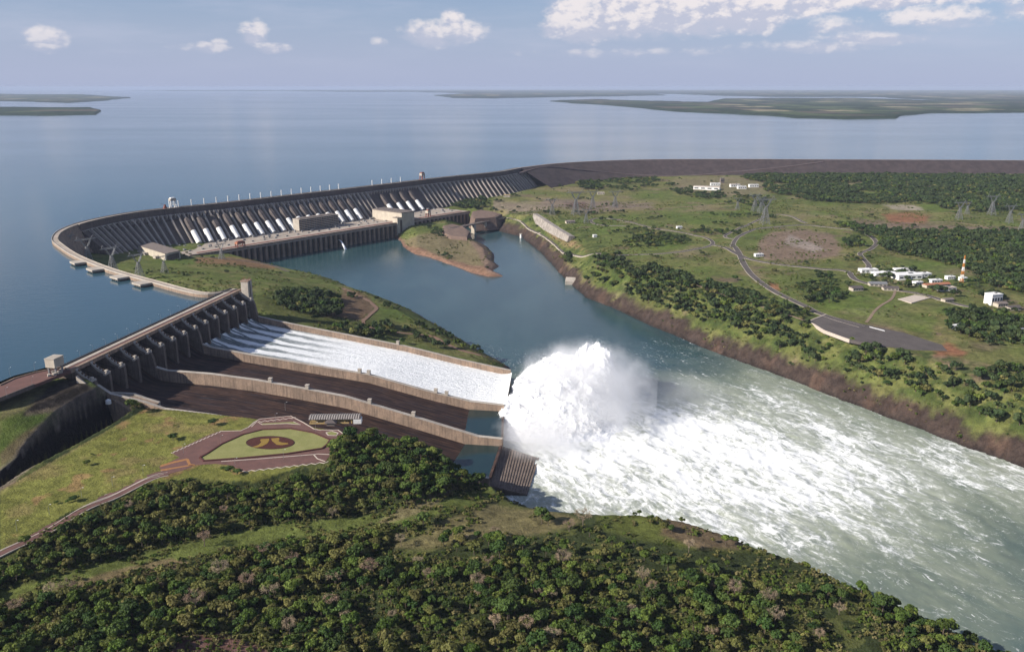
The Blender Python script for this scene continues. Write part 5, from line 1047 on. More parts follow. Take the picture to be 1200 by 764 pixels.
for i, (px, py, hpx, rz, lb) in enumerate(PY):
    o = pyl if i == 0 else copy_tree(pyl); q = gl[i]; d = q[1] * CP + (CAMH - q[2]) * SP; hm = hpx * d / F / CP; o.location = (q[0], q[1], q[2] - .5); o.scale = (hm / 48.5,) * 3; o.rotation_euler = (0, 0, rz); o['label'] = lb; o['group'] = 'steel lattice transmission pylons'
# radio mast
q = on_land_v([(1126.5, 331)])[0]; d = q[1] * CP + (CAMH - q[2]) * SP; hm = 31 * d / F / CP
mt = thing('radio_mast', 'orange and white banded lattice radio mast beside the white buildings', 'mast', (q[0], q[1], q[2]))
for k in range(7):
    m = MB(); za, zb = q[2] + hm * k / 7, q[2] + hm * (k + 1) / 7; wa, wb = 2.2 * (1 - k / 8.2), 2.2 * (1 - (k + 1) / 8.2)
    for i in range(4):
        s4 = ((-1, -1), (1, -1), (1, 1), (-1, 1)); a, b_ = s4[i], s4[(i + 1) % 4]; m.bar((q[0] + a[0] * wa, q[1] + a[1] * wa, za), (q[0] + a[0] * wb, q[1] + a[1] * wb, zb), .55); m.bar((q[0] + a[0] * wa, q[1] + a[1] * wa, za), (q[0] + b_[0] * wb, q[1] + b_[1] * wb, zb), .4)
    m.build('mast_section', M_ORANGE if k % 2 == 0 else M_WHITE, mt)
# ---------------------------------------------------------------- buildings on the far bank
wm_ = MB().add([(-.5, 0, 0), (.5, 0, 0), (.5, 0, 1), (-.5, 0, 1), (-.5, .1, 0), (.5, .1, 0), (.5, .1, 1), (-.5, .1, 1)], [(0, 1, 2, 3), (4, 7, 6, 5), (0, 4, 5, 1), (3, 2, 6, 7), (0, 3, 7, 4), (1, 5, 6, 2)])
_w = wm_.build('window', M_GLASS); WMESH = _w.data; bpy.data.objects.remove(_w)
for v_ in WMESH.vertices: v_.co = v_.co
def house(name, label, q, w_, d_, h_, rz, wm, rm, cat='building', gable=False, group=None, nwin=4, wing_=None):
    z = q[2] - 1.5; t_ = thing(name, label, cat, (q[0], q[1], z), group); ca, sa = math.cos(rz), math.sin(rz)
    m = MB().box((q[0], q[1], z), (w_, d_, h_ + 1.5), rz)
    if wing_: a, b_, ww_, wd_, wh_ = wing_; m.box((q[0] + a * ca - b_ * sa, q[1] + a * sa + b_ * ca, z), (ww_, wd_, wh_ + 1.5), rz)
    m.build('wall', wm, t_)
    if gable:
        def pt(a, b_, zz): return (q[0] + a * ca - b_ * sa, q[1] + a * sa + b_ * ca, zz)
        zt_ = q[2] + h_ + .02; a, b_ = w_ / 2 + .8, d_ / 2 + .8
        MB().loft([[pt(x, -b_, zt_), pt(x, 0, zt_ + d_ * .22), pt(x, b_, zt_)] for x in (-a, a)]).build('roof', rm, t_)
    else:
        m = MB().box((q[0], q[1], q[2] + h_ + .02), (w_ + .8, d_ + .8, .9), rz)
        if wing_: m.box((q[0] + a * ca - b_ * sa, q[1] + a * sa + b_ * ca, q[2] + wh_ + .02), (ww_ + .8, wd_ + .8, .8), rz)
        r_ = m.build('roof', rm, t_); MB().box((q[0] + w_ * .15 * ca, q[1] + w_ * .15 * sa, q[2] + h_ + .95), (w_ * .16, d_ * .2, 1.8), rz).build('roof_unit', M_STEEL, r_)
    for k in range(nwin):
        a = (k + .5) / nwin * w_ - w_ / 2; b_ = -d_ / 2 - .08; o = bpy.data.objects.new('window', WMESH); link(o); o.parent = t_; o.location = (a * ca - b_ * sa, a * sa + b_ * ca, 1.5 + h_ * .35); o.scale = (w_ / nwin * .6, 1, h_ * .35); o.rotation_euler = (0, 0, rz)
    return t_
W_, P_ = M_WHITE, M_PALEWALL
HS = [('office_building', 'long low white building at the left of the white compound', 1017, 319, 34, 14, 6, .1, W_, W_, 0), ('office_building', 'wide white building with a stepped wing behind the first row', 1036, 323, 44, 20, 6, .1, W_, W_, 0), ('office_building', 'largest flat white building in the middle of the compound', 1062, 326, 48, 26, 8, .15, W_, W_, 0),
      ('office_building', 'white building at the top of the compound', 1058, 318.5, 36, 12, 6, .1, W_, W_, 0), ('office_building', 'white building behind the largest one towards the mast', 1080, 324, 32, 14, 6, .2, W_, W_, 0), ('office_building', 'small white building by the compound gate', 1075, 334, 16, 10, 6, .3, W_, W_, 0),
      ('office_building', 'white flat-roofed building right of the gate', 1096, 331, 22, 10, 5, .2, W_, W_, 0), ('warehouse', 'terracotta-roofed long building right of the compound', 1097, 336, 50, 12, 5, .25, P_, M_TERRA, 1), ('warehouse', 'cream building in front of the terracotta roof', 1108, 340, 34, 12, 5, .2, W_, M_KERB, 0),
      ('villa', 'dark-roofed villa among trees below the compound', 1003, 340, 20, 14, 5, .2, P_, M_ROOFD, 1), ('warehouse', 'grey-roofed shed in front of the white compound', 1028, 335, 30, 14, 5, -.1, P_, M_STEEL, 1), ('warehouse', 'grey-roofed shed beside the first shed', 1043, 340, 26, 12, 5, -.1, P_, M_ROOFD, 1), ('villa', 'tiny white hut at the foot of the banded mast', 1128, 329, 12, 10, 6, .2, W_, W_, 0), ('villa', 'tiny white shed left of the mast foot', 1113, 327, 16, 9, 5, .2, W_, W_, 0),
      ('white_villa', 'tall bright white building alone among trees at the right', 1163, 356, 22, 16, 17, .3, W_, W_, 0), ('villa', 'brown-roofed house right of the tall white building', 1172, 359, 18, 12, 6, .2, P_, M_BROOF, 1), ('villa', 'small house by the right edge road', 1187, 363, 20, 12, 5, .2, P_, M_ROOFD, 1), ('villa', 'white shed among the dark lower woods', 1122, 385, 16, 8, 5, .3, W_, W_, 0), ('villa', 'grey house at the right edge below the road', 1197, 391, 22, 14, 6, .3, P_, M_STEEL, 1), ('villa', 'small low house by the town road bend', 1110, 353, 18, 10, 4, .3, P_, M_BROOF, 1),
      ('factory', 'long white factory shed under the rockfill dam', 828, 222.5, 90, 22, 11, -.35, W_, M_KERB, 0), ('factory', 'white shed behind the long factory shed', 838, 217.5, 34, 14, 8, 0, W_, W_, 0), ('factory', 'white hall right of the long factory shed', 861, 219, 34, 16, 9, .1, W_, M_KERB, 0), ('factory', 'second white hall right of the factory shed', 869, 221.5, 30, 14, 9, .1, W_, W_, 0), ('factory', 'white hall farthest right under the rockfill dam', 883, 219.5, 34, 14, 9, .1, W_, W_, 0), ('silo_building', 'brown tower-like building behind the factory sheds', 846, 214.5, 14, 12, 17, .1, M_BROOF, M_BROOF, 0),
      ('villa', 'brown-roofed house above the retaining wall', 668, 261.5, 24, 14, 5, .2, P_, M_BROOF, 1), ('villa', 'tiny white hut on the near meadow of the far bank', 697, 278, 9, 8, 5, .2, W_, W_, 0), ('villa', 'small white pavilion beside the plateau road', 796, 268, 14, 9, 5, .2, W_, W_, 0), ('villa', 'small white house near the road junction oval', 889, 300.5, 18, 9, 5, .2, W_, W_, 0), ('villa', 'tiny pale hut beyond the pylons', 704, 228, 24, 10, 7, 0, P_, M_KERB, 0), ('villa', 'pale hut near the foot of the dam end', 594, 231, 22, 12, 7, 0, P_, M_YEL, 0), ('villa', 'flat pale shed behind the powerhouse trees', 556, 231.5, 30, 12, 6, 0, P_, M_KERB, 0)]
gl = on_land_v([(h[2], h[3]) for h in HS])
for h, q in zip(HS, gl): house(h[0], h[1], q, h[4], h[5], h[6], h[7], h[8], h[9], 'house' if h[0] == 'villa' else 'building', bool(h[10]), None, 4, (h[4] * .3, h[5] * .7, h[4] * .4, h[5] * .6, h[6] * .75) if not h[10] and h[4] > 30 else None)
# ---------------------------------------------------------------- lamp posts
def make_lamp(h_=9):
    p = thing('street_lamp', 'street lamp', 'street lamp', (0, 0, 0)); MB().bar((0, 0, 0), (0, 0, h_), .16, 6, .09).build('pole', M_STEEL, p); MB().bar((0, 0, h_ - .1), (1.6, 0, h_ + .3), .08, 4).build('arm', M_STEEL, p); MB().box((2.0, 0, h_ + .2), (1.0, .4, .25)).build('lamp_head', M_WHITE, p); return p
lp = make_lamp(); first = True
L1 = [(q, .0, 'lamp post beside the maroon overlook road', 'lamp posts along the overlook road') for q in PADZ([(20, 622), (58, 603), (96, 583), (132, 570), (168, 556)])]
L1 += [(U(*p, 80.2), .5, 'lamp post by the parking loop round the emblem lawn', 'lamp posts round the parking loop') for p in c7([(330, 290), (635, 165), (410, 420), (120, 340), (690, 100), (860, 215), (680, 372)])]
L1 += [(U(x, y, ZC), 1.2, 'lamp post on the paved dike beside the reservoir', 'lamp posts on the paved dike') for x, y in [(8, 465), (38, 452), (12, 441), (41, 435)]]
for k in range(16): q = sp(10 + k * LC / 16.3, -5.2); L1.append((np.array([*q, ZC]), -2.6, 'lamp post on the reservoir side of the spillway crest road', 'lamp posts along the spillway crest'))
for k in range(26):
    s = 30 + k * (cl[-1] - 60) / 25; c_, t_, n_ = cat_at(s); q = c_ - n_ * 3; L1.append((np.array([*q, ZC]), .6, 'lamp post on the crest road of the main dam', 'lamp posts along the main dam crest'))
for i, (q, rz, lb, gp) in enumerate(L1):
    o = lp if i == 0 else copy_tree(lp); o.location = (float(q[0]), float(q[1]), float(q[2])); o.rotation_euler = (0, 0, rz); o['label'] = lb; o['group'] = gp
# paved dike
dk = MB().prism([tuple(p) for p in DIKE], 118, ZC + .15).build('dike_pavement', M_PAVE); tag(dk, 'reddish paved top of the dike at the near end of the spillway', kind='structure')
wallpoly('edge_wall', [p + np.array([0, 0]) for p in DIKE[:5]], .6, [ZC + 1.3] * 5, [118] * 5, M_CONC, dk)
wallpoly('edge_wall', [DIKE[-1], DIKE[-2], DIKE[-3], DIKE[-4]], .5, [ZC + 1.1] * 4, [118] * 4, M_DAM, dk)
q = U(127, 471, 88); gt = thing('round_tank', 'small white round tank on the canal rim below the spillway', 'tank', (*q[:2], 87)); MB().bar((q[0], q[1], 86), (q[0], q[1], 90), 3, 12).build('shell', M_WHITE, gt); MB().bar((q[0], q[1], 90.02), (q[0], q[1], 91.4), 3, 12, .6).build('cap', M_WHITE, gt)
# ---------------------------------------------------------------- trees
def leafmat(name, c1, c2, var=.35, seed=0):
    m, t, b = new_mat(name); oi = t.node('ShaderNodeObjectInfo'); g = t.node('ShaderNodeNewGeometry').outputs['Position']; r = oi.outputs['Random']
    col = t.mix(r, c4(c1), c4(c2)); n = t.noise(g, .55, 3, .6); k = t.m('ADD', 1 - var, t.m('MULTIPLY', t.m('FRACT', t.m('MULTIPLY', r, 7.31)), 2 * var)); k = t.m('MULTIPLY', k, t.ramp(n, .3, .7, .7, 1.35, False))
    t.put(b.inputs['Base Color'], t.mix(1, col, t.comb(k, k, k), 'MULTIPLY')); b.inputs['Roughness'].default_value = .75; b.inputs['Specular IOR Level'].default_value = .2
    tr = t.node('ShaderNodeBsdfTranslucent'); t.put(tr.inputs['Color'], t.mix(1, col, t.comb(k, k, k), 'MULTIPLY')); ms = t.node('ShaderNodeMixShader'); ms.inputs[0].default_value = .22
    out = [n_ for n_ in t.n if n_.type == 'OUTPUT_MATERIAL'][0]; t.l.new(b.outputs[0], ms.inputs[1]); t.l.new(tr.outputs[0], ms.inputs[2]); t.l.new(ms.outputs[0], out.inputs['Surface']); return m
L_A = leafmat('leaves_green', (.062, .105, .016), (.115, .140, .028)); L_B = leafmat('leaves_dark', (.034, .070, .015), (.066, .098, .022)); L_C = leafmat('leaves_olive', (.105, .115, .030), (.155, .140, .045)); L_P = leafmat('bare_twigs', (.33, .22, .155), (.33, .27, .17), .2); L_S = leafmat('scrub_leaves', (.115, .125, .04), (.20, .17, .075))
L_FAR = leafmat('leaves_far', (.030, .052, .018), (.055, .075, .026), .25)
M_BARK = simple('bark', (.12, .09, .07), (.08, .065, .05), 1, 1); M_BARKP = simple('pale_bark', (.20, .155, .125), (.14, .11, .09), 1, 1)
def leafcloud(seed, lobes, leaves, r, h, size, flat=1.0, base=.35):
    g = np.random.default_rng(seed); vs = []; 
    for i in range(lobes):
        a = g.uniform(0, 2 * math.pi); rr_ = r * math.sqrt(g.uniform(0, 1)) * .72; cx_, cy_ = rr_ * math.cos(a), rr_ * math.sin(a); cz = h * (base + .17 + (.86 - base - .2) * (1 - (rr_ / r) ** 2 * .8) * g.uniform(.55, 1.0)) 
        lr = r * g.uniform(.26, .44); n = leaves // lobes; d = g.normal(size=(n, 3)); d[:, 2] = d[:, 2] * .8 + .25; d /= np.linalg.norm(d, axis=1)[:, None]
        rad = lr * g.uniform(.72, 1.08, n) ; p = np.array([cx_, cy_, cz]) + d * rad[:, None] * np.array([1, 1, .8 * flat]); nn_ = d + g.normal(size=(n, 3)) * .45; nn_ /= np.linalg.norm(nn_, axis=1)[:, None]
        u_ = np.cross(nn_, g.normal(size=(n, 3))); u_ /= np.linalg.norm(u_, axis=1)[:, None]; w_ = np.cross(nn_, u_); s = size * g.uniform(.6, 1.35, n)[:, None]
        vs.append(np.stack([p - u_ * s - w_ * s * .7, p + u_ * s * .9 - w_ * s * .5, p + u_ * s * .5 + w_ * s, p - u_ * s * .8 + w_ * s * .6], 1).reshape(-1, 3))
    return np.concatenate(vs)
def trunkmb(seed, h, r, lean=.05):
    g = random.Random(seed); m = MB(); th = h * .55; dx, dy = g.uniform(-lean, lean) * h, g.uniform(-lean, lean) * h
    m.bar((0, 0, -1.5), (dx * .4, dy * .4, th * .6), r, 6, r * .7); m.bar((dx * .4, dy * .4, th * .6), (dx, dy, th), r * .7, 6, r * .4)
    for k in range(5): a = k * 1.26 + g.uniform(-.4, .4); z = th * g.uniform(.55, .95); m.bar((dx * .6, dy * .6, z), (dx + math.cos(a) * h * .25, dy + math.sin(a) * h * .25, z + h * .2), r * .4, 5, r * .12)
    return m
def cloudmesh(name, V, mat, trunk=None, tmat=None):
    me = bpy.data.meshes.new(name); n = len(V) // 4; vs = V.tolist(); fs = [(4 * i, 4 * i + 1, 4 * i + 2, 4 * i + 3) for i in range(n)]; k = len(vs)
    if trunk: vs += trunk.v; fs += [tuple(i + k for i in f) for f in trunk.f]
    me.from_pydata(vs, [], fs); me.materials.append(mat)
    if trunk: me.materials.append(tmat); me.polygons.foreach_set('material_index', [0] * n + [1] * len(trunk.f))
    return me
def tree_proto(name, seed, r, h, mat, lobes=13, leaves=760, size=.62, tmat=None, tr=.38, base=.35, flat=1.0):
    t_ = thing(name, 'tree', 'tree', (0, 0, 0)); o = bpy.data.objects.new('crown', cloudmesh('crown', leafcloud(seed, lobes, leaves, r, h, size, flat, base), mat)); link(o); o.parent = t_
    trunkmb(seed, h, tr).build('trunk', tmat or M_BARK, t_); return t_
def bare_proto(seed, r=5.0, h=11):
    g = random.Random(seed); t_ = thing('bare_tree', 'tree', 'tree', (0, 0, 0)); m = MB(); tips = []
    m.bar((0, 0, -1.5), (0, 0, h * .42), .34, 6, .26)
    for k in range(9):
        a = k * .7 + g.uniform(-.3, .3); rk = g.uniform(.15, .55); e = (math.cos(a) * r * rk, math.sin(a) * r * rk, h * g.uniform(.6, .85)); m.bar((0, 0, h * g.uniform(.3, .42)), e, .16, 5, .1)
        for q in range(5):
            a2 = a + g.uniform(-.8, .8); l = g.uniform(.15, .55) * r; e2 = (e[0] + math.cos(a2) * l, e[1] + math.sin(a2) * l, e[2] + g.uniform(.4, 2.2)); m.bar(e, e2, .08, 4, .04)
            for w_ in range(3): a3 = a2 + g.uniform(-1, 1); e3 = (e2[0] + math.cos(a3) * r * .17, e2[1] + math.sin(a3) * r * .17, e2[2] + g.uniform(.2, .9)); m.bar(e2, e3, .06, 3, .03); tips.append(e3)
    m.build('trunk', M_BARKP, t_)
    gg = np.random.default_rng(seed); T_ = np.array(tips); P2 = np.repeat(T_, 6, 0) + gg.normal(size=(len(T_) * 6, 3)) * .6; n = len(P2); u_ = gg.normal(size=(n, 3)); u_ /= np.linalg.norm(u_, axis=1)[:, None]; w_ = np.cross(u_, gg.normal(size=(n, 3))); w_ /= np.linalg.norm(w_, axis=1)[:, None]
    V = np.stack([P2 - u_ * .38, P2 + w_ * .13, P2 + u_ * .38, P2 - w_ * .13], 1).reshape(-1, 3)
    o = bpy.data.objects.new('crown', cloudmesh('crown', V, L_P)); link(o); o.parent = t_; return t_
protos = [tree_proto('forest_tree', 10 + i, r, h, mt_, lobes, 820, sz) for i, (r, h, mt_, lobes, sz) in enumerate([(4.6, 10, L_A, 12, .55), (5.2, 11, L_B, 15, .58), (4.0, 9.5, L_A, 9, .5), (4.9, 10.5, L_B, 13, .55), (4.5, 9, L_C, 12, .52), (3.6, 11, L_A, 9, .46)])]
bares = [bare_proto(60 + i, 4.4 + .5 * i, 10 + i) for i in range(3)]
FOREST_OUT = [[(-60, 600), (0, 560), (190, 465), (430, 465), (445, 500), (407, 500), (383, 520), (386, 543), (333, 558), (283, 567), (217, 558), (173, 564), (133, 584), (67, 608), (0, 654), (-60, 690)]]
def inpoly(px, py, poly): return sd_poly(px, py, poly) < 0
def jitter(x0, x1, y0, y1, st):
    xs, ys = np.meshgrid(np.arange(x0, x1, st), np.arange(y0, y1, st)); x = xs.ravel() + rng.uniform(-.48, .48, xs.size) * st; y = ys.ravel() + rng.uniform(-.48, .48, xs.size) * st; return x, y
def field(x, y):
    z, rd = land(x, y); px, py = P(x, y, z); return z, rd, px, py
x, y = jitter(-440, 520, 300, 960, 6.3); k = (np.abs(x / y) < .78); x, y = x[k], y[k]; z, rd, px, py = field(x, y)
CHQ = CHPOLY; dch = sd_poly(x, y, CHPOLY)
ok = (rd > 10) & (dch > 7) & (x > -430 + (y - 700) * .1) & ~inpoly(px, py - 15, FOREST_OUT[0]) & ~inpoly(px, py, FOREST_OUT[0]) & (px > -120) & (px < 1320) & (z > 8)
for cl_ in (CLEARS[0], CLEARS[2]): ok &= (sd_poly(px, py, cl_) > 3) & (sd_poly(px, py - 8 * np.where(py > 600, 1, 1), cl_) > 1)
bald = inpoly(px, py, [(450, 640), (520, 608), (560, 600), (600, 578), (640, 588), (700, 588), (820, 590), (890, 615), (960, 655), (990, 700), (900, 690), (840, 682), (760, 688), (690, 672), (620, 658), (540, 668), (430, 665)]) | inpoly(px, py, [(470, 560), (545, 540), (575, 560), (500, 602), (430, 620), (440, 600)]) & False
spa = fbm(x, y, 40, 3, 201); ok &= ~bald | ((rng.uniform(size=len(x)) < .22) & (spa > 0.12)); ok &= ~inpoly(px, py, [(195, 775), (215, 750), (260, 742), (300, 753), (335, 775)])
scr = sstep(620, 900, px) * sstep(-.1, .25, fbm(x, y, 60, 3, 231)); ok &= (rng.uniform(size=len(x)) < np.where(spa < -.30, .25, .96) * (1 - .75 * scr))
x, y, z, px, py, spa = x[ok], y[ok], z[ok], px[ok], py[ok], spa[ok]
sc_ = np.clip(np.exp(rng.normal(-.22, .30, len(x))), .36, 1.5) * (1 - .25 * sstep(560, 800, px) * sstep(640, 600, py)); kind = rng.integers(0, 6, len(x)); kind = np.where((fbm(x, y, 90, 2, 211) > .15) & (rng.uniform(size=len(x)) < .35), 4, kind)
dist = np.sqrt(x * x + y * y + (CAMH - z) ** 2); size = sc_ / dist; vis = (px > 8) & (px < 1192) & (py > 0) & (py < 752)
order = np.argsort(np.where(vis, -size, 1)); top300 = order[:285]; rest = order[285:]
LB = ['rounded mid-green tree in the forest along the bottom edge', 'broad dark green tree in the forest along the bottom edge', 'compact light green tree in the forest along the bottom edge', 'lumpy dark green tree in the forest along the bottom edge', 'olive-brown tree in the forest along the bottom edge', 'narrow tall green tree in the forest along the bottom edge']
ZN = ['towards the bottom left corner', 'left of the middle of the bottom edge', 'at the middle of the bottom edge', 'right of the middle of the bottom edge', 'towards the bottom right corner']
for i in top300:
    k = int(kind[i]); o = copy_tree(protos[k], (x[i], y[i], z[i] - .3), rng.uniform(0, 6.28), float(sc_[i]), LB[k].replace('along the bottom edge', ZN[min(4, max(0, int(px[i] // 240)))])); o['group'] = ['rounded mid-green forest trees', 'broad dark forest trees', 'compact light forest trees', 'lumpy dark forest trees', 'olive-brown forest trees', 'narrow tall forest trees'][k]
# stuff: instanced masses
def gn_scatter(name, label, srcs, xs, ys, zs, idx, scl):
    colx = bpy.data.collections.new(name + '_sources')
    for s in srcs: colx.objects.link(s)
    me = bpy.data.meshes.new(name); me.vertices.add(len(xs)); me.vertices.foreach_set('co', np.stack([xs, ys, zs], 1).astype(np.float32).ravel()); f_attr(me, 'scl', scl); f_attr(me, 'rot', rng.uniform(0, 6.28, len(xs)))
    a = me.attributes.new('idx', 'INT', 'POINT'); a.data.foreach_set('value', idx.astype(np.int32))
    o = bpy.data.objects.new(name, me); link(o); ng = bpy.data.node_groups.new(name + '_nodes', 'GeometryNodeTree'); ng.interface.new_socket('Geometry', in_out='INPUT', socket_type='NodeSocketGeometry'); ng.interface.new_socket('Geometry', in_out='OUTPUT', socket_type='NodeSocketGeometry')
    t = NT(ng); gi = t.node('NodeGroupInput'); go = t.node('NodeGroupOutput'); ip = t.node('GeometryNodeInstanceOnPoints'); ci = t.node('GeometryNodeCollectionInfo'); ci.inputs['Collection'].default_value = colx; ci.inputs['Separate Children'].default_value = True; ci.inputs['Reset Children'].default_value = True
    def at(n, ty): q = t.node('GeometryNodeInputNamedAttribute', data_type=ty); q.inputs['Name'].default_value = n; return q.outputs['Attribute']
    cx = t.node('ShaderNodeCombineXYZ'); t.l.new(at('rot', 'FLOAT'), cx.inputs[2]); t.l.new(gi.outputs[0], ip.inputs['Points']); t.l.new(ci.outputs[0], ip.inputs['Instance']); ip.inputs['Pick Instance'].default_value = True
    t.l.new(at('idx', 'INT'), ip.inputs['Instance Index']); t.l.new(cx.outputs[0], ip.inputs['Rotation']); t.l.new(at('scl', 'FLOAT'), ip.inputs['Scale']); t.l.new(ip.outputs[0], go.inputs[0])
    md = o.modifiers.new('scatter', 'NODES'); md.node_group = ng; return tag(o, label, None, kind='stuff')
def src(name, me): return bpy.data.objects.new(name, me)
S_F = [src('source_%d' % i, cloudmesh('forest_mass_%d' % i, leafcloud(10 + i, 12, 620, r, h, sz), mt_, trunkmb(i, h, .38), M_BARK)) for i, (r, h, mt_, sz) in enumerate([(4.6, 10, L_A, .62), (5.2, 11, L_B, .66), (4.0, 9.5, L_A, .58), (4.9, 10.5, L_B, .62), (4.5, 9, L_C, .6), (3.6, 11, L_A, .54)])]
gn_scatter('forest', 'dense mixed green forest covering the near hill', S_F, x[rest], y[rest], z[rest] - .3, kind[rest], sc_[rest])
print('forest', len(x))
# bare pinkish trees, each its own thing
BP = [(283, 660), (310, 653), (260, 680), (217, 670), (187, 693), (80, 697), (123, 707), (263, 602), (353, 587), (390, 607), (343, 663), (317, 703), (387, 717), (297, 733), (393, 687), (340, 743), (447, 653), (490, 663), (410, 673), (433, 677), (543, 637), (580, 630), (573, 663), (603, 667), (503, 680), (557, 677), (480, 697), (460, 727), (523, 713), (630, 700), (647, 703), (667, 623), (683, 617), (712, 643), (753, 683), (763, 697), (700, 740), (717, 737), (530, 730), (407, 733), (617, 740), (647, 753), (580, 737), (600, 710),
      (927, 653), (983, 670), (930, 707), (833, 747), (837, 730), (907, 733), (983, 720), (960, 750), (1130, 737), (820, 687), (833, 690), (900, 710), (1087, 750), (807, 647), (868, 672), (150, 600), (240, 640), (20, 720), (470, 640), (520, 655), (420, 655), (660, 665), (690, 690), (740, 725), (780, 745), (560, 700), (290, 690), (230, 715), (60, 740), (150, 740)]
bl_ = on_land_v(BP, 66)
for i, (q, p) in enumerate(zip(bl_, BP)):
    if i % 10 in (3, 6, 8): continue
    kx = i % 3; o = copy_tree(bares[kx], (q[0], q[1], q[2] - .2), rng.uniform(0, 6.28), float(rng.uniform(.6, 1.2)), ('leafless pinkish tree among the dark trees below the grassy clearing' if p[1] > 640 and p[0] < 450 else 'leafless pinkish tree in the middle of the bottom forest' if p[0] < 760 and p[1] > 640 else 'leafless pale tree on the wooded slope near the river' if p[0] >= 760 else 'leafless pale tree in the upper forest and its edges')); o['group'] = 'leafless pale trees in the forest'
# single trees with a look of their own on the lawn
ST = [(292, 484, 1, 1.5, .65, 'wide flat-topped dark tree on the lawn above the parking bays'), (251, 498, 1, 1.15, .6, 'low dark tree on the lawn left of the parking bays'), (203, 516, 3, 1.1, .7, 'dark bushy tree alone on the open lawn'), (396, 533, 0, 2.1, .8, 'big bright round tree at the right end of the parking loop'), (411, 517, 1, 1.7, .9, 'dark tree right of the kiosk at the forest edge'), (262, 551, 0, .7, .6, 'small light green bush at the parking loop edge'), (270, 553, 1, .95, .6, 'dark round bush at the parking loop edge'), (278, 556, 1, .85, .6, 'second dark bush at the parking loop edge, farther right'), (102, 545, 0, .8, .7, 'small green tree on the lawn with a clear shadow'), (88, 587, 1, .9, .55, 'dark bush beside the overlook road'), (80, 589, 2, .6, .6, 'small bright bush left of the dark roadside bush'), (66, 590, 0, .5, .6, 'tiny bush on the lawn by the road'), (247, 480, 2, .4, .6, 'small shrub at the top of the lawn'), (108, 533, 2, .45, .6, 'tiny shrub on the upper lawn'),
      (400, 500, 3, 1.0, .9, 'dark tree behind the kiosk beside the pavilion'), (205, 500, 2, .5, .6, 'young shrub near the zigzag bays'), (222, 480, 2, .5, .6, 'tuft-like shrub on the dry lawn'), (376, 500, 0, .45, .7, 'small round bush before the pavilion'), (394, 494, 0, .45, .7, 'small bush at the pavilion corner')]
gl = on_land_v([s[:2] for s in ST], 80)
for (px_, py_, k, s, fz_, lb), q in zip(ST, gl): o = copy_tree(protos[k], (q[0], q[1], q[2] - .4), rng.uniform(0, 6.28), (s, s, s * fz_), lb); o.name = 'lawn_tree'
for p in protos + bares:                                  # the first of each kind takes a place of its own
    pass
fp = on_land_v([(30, 640), (150, 620), (330, 600), (520, 640), (700, 655), (250, 700), (60, 700), (560, 690), (860, 700)], 66)
for p, q, lb in zip(protos + bares, fp, ['mid-green tree beside the overlook road at the left edge', 'dark broad tree in the upper forest near the road', 'light green compact tree in the forest under the emblem lawn', 'lumpy tree below the pale bald slope', 'olive tree under the bare hill by the river', 'slender tree below the long clearing', 'leafless pale tree at the left forest edge', 'leafless pale tree in the middle forest', 'leafless pale tree on the river-side slope']):
    p.location = (q[0], q[1], q[2] - .3); p['label'] = lb
# undergrowth
x, y = jitter(-440, 540, 300, 960, 3.6); k = (np.abs(x / y) < .78); x, y = x[k], y[k]; z, rd, px, py = field(x, y); dch = sd_poly(x, y, CHPOLY); n_ = fbm(x, y, 18, 3, 301)
ok = (rd > 2) & (dch > 2.5) & (sd_poly(px, py, FOREST_OUT[0]) > 3) & (x > -428) & (px > -80) & (px < 1300) & (z > 4)
inclr = np.zeros(len(x), bool)
for cl_ in CLEARS: inclr |= inpoly(px, py, cl_)
bald2 = inpoly(px, py, [(450, 645), (520, 608), (560, 600), (600, 578), (640, 588), (700, 588), (820, 590), (890, 615), (950, 648), (950, 668), (840, 668), (760, 668), (690, 655), (600, 645), (540, 655)]); ok &= ~bald2 | ((n_ > .02) & (rng.uniform(size=len(x)) < .45))
ok &= np.where(inclr, (n_ > .16) & (rng.uniform(size=len(x)) < .6), rng.uniform(size=len(x)) < .8); x, y, z, px = x[ok], y[ok], z[ok], px[ok]
S_S = [src('scrub_%d' % i, cloudmesh('scrub_mass_%d' % i, leafcloud(40 + i, 5, 90, 2.0, 2.2, .38, 1, .0), mt_)) for i, mt_ in enumerate([L_S, L_C, L_A])]
gn_scatter('undergrowth', 'low scrub and undergrowth between the forest trees', S_S, x, y, z - .2, rng.integers(0, 3, len(x)), rng.uniform(.5, 1.35, len(x)))
print('undergrowth', len(x))
# far bank, spit and island vegetation
x, y = jitter(-800, 2600, 850, 3650, 10.5); k = (x / y > -.5) & (x / y < .72); x, y = x[k], y[k]; z, rd, px, py = field(x, y)
dr = sd_poly(x, y, RESERV); rkd = d_line(x, y, [tuple(p) for p in RK[::3]])[0]; mdd = d_line(x, y, [tuple(p) for p in CR[::4]])[0]; dch = sd_poly(x, y, CHPOLY)
east = x > np.interp(y, [-200, 500, 900, 1200, 1700, 2600], [760, 560, 330, 120, 60, -60]); dens_ = np.zeros(len(x)); nz_ = fbm(x, y, 60, 4, 401); nz2 = fbm(x, y, 200, 3, 405)
def reg(poly, d, thr=-9, soft=0):
    global dens_
    m_ = (sd_poly(px + nz_ * 8, py + nz_ * 4, poly) < 0) & (nz_ > thr); dens_ = np.where(m_, np.maximum(dens_, d), dens_)
dens_ = np.where(east & (nz_ > .30), .10, dens_); dens_ = np.where(east & (nz_ > .48), .5, dens_)
reg([(738, 320), (760, 314), (800, 325), (808, 336), (800, 345), (850, 342), (893, 365), (915, 383), (870, 388), (800, 366), (760, 356), (728, 345)], .97)
reg([(697, 303), (720, 298), (732, 312), (725, 325), (705, 322)], .9); reg([(650, 288), (660, 288), (668, 305), (656, 308)], .8)
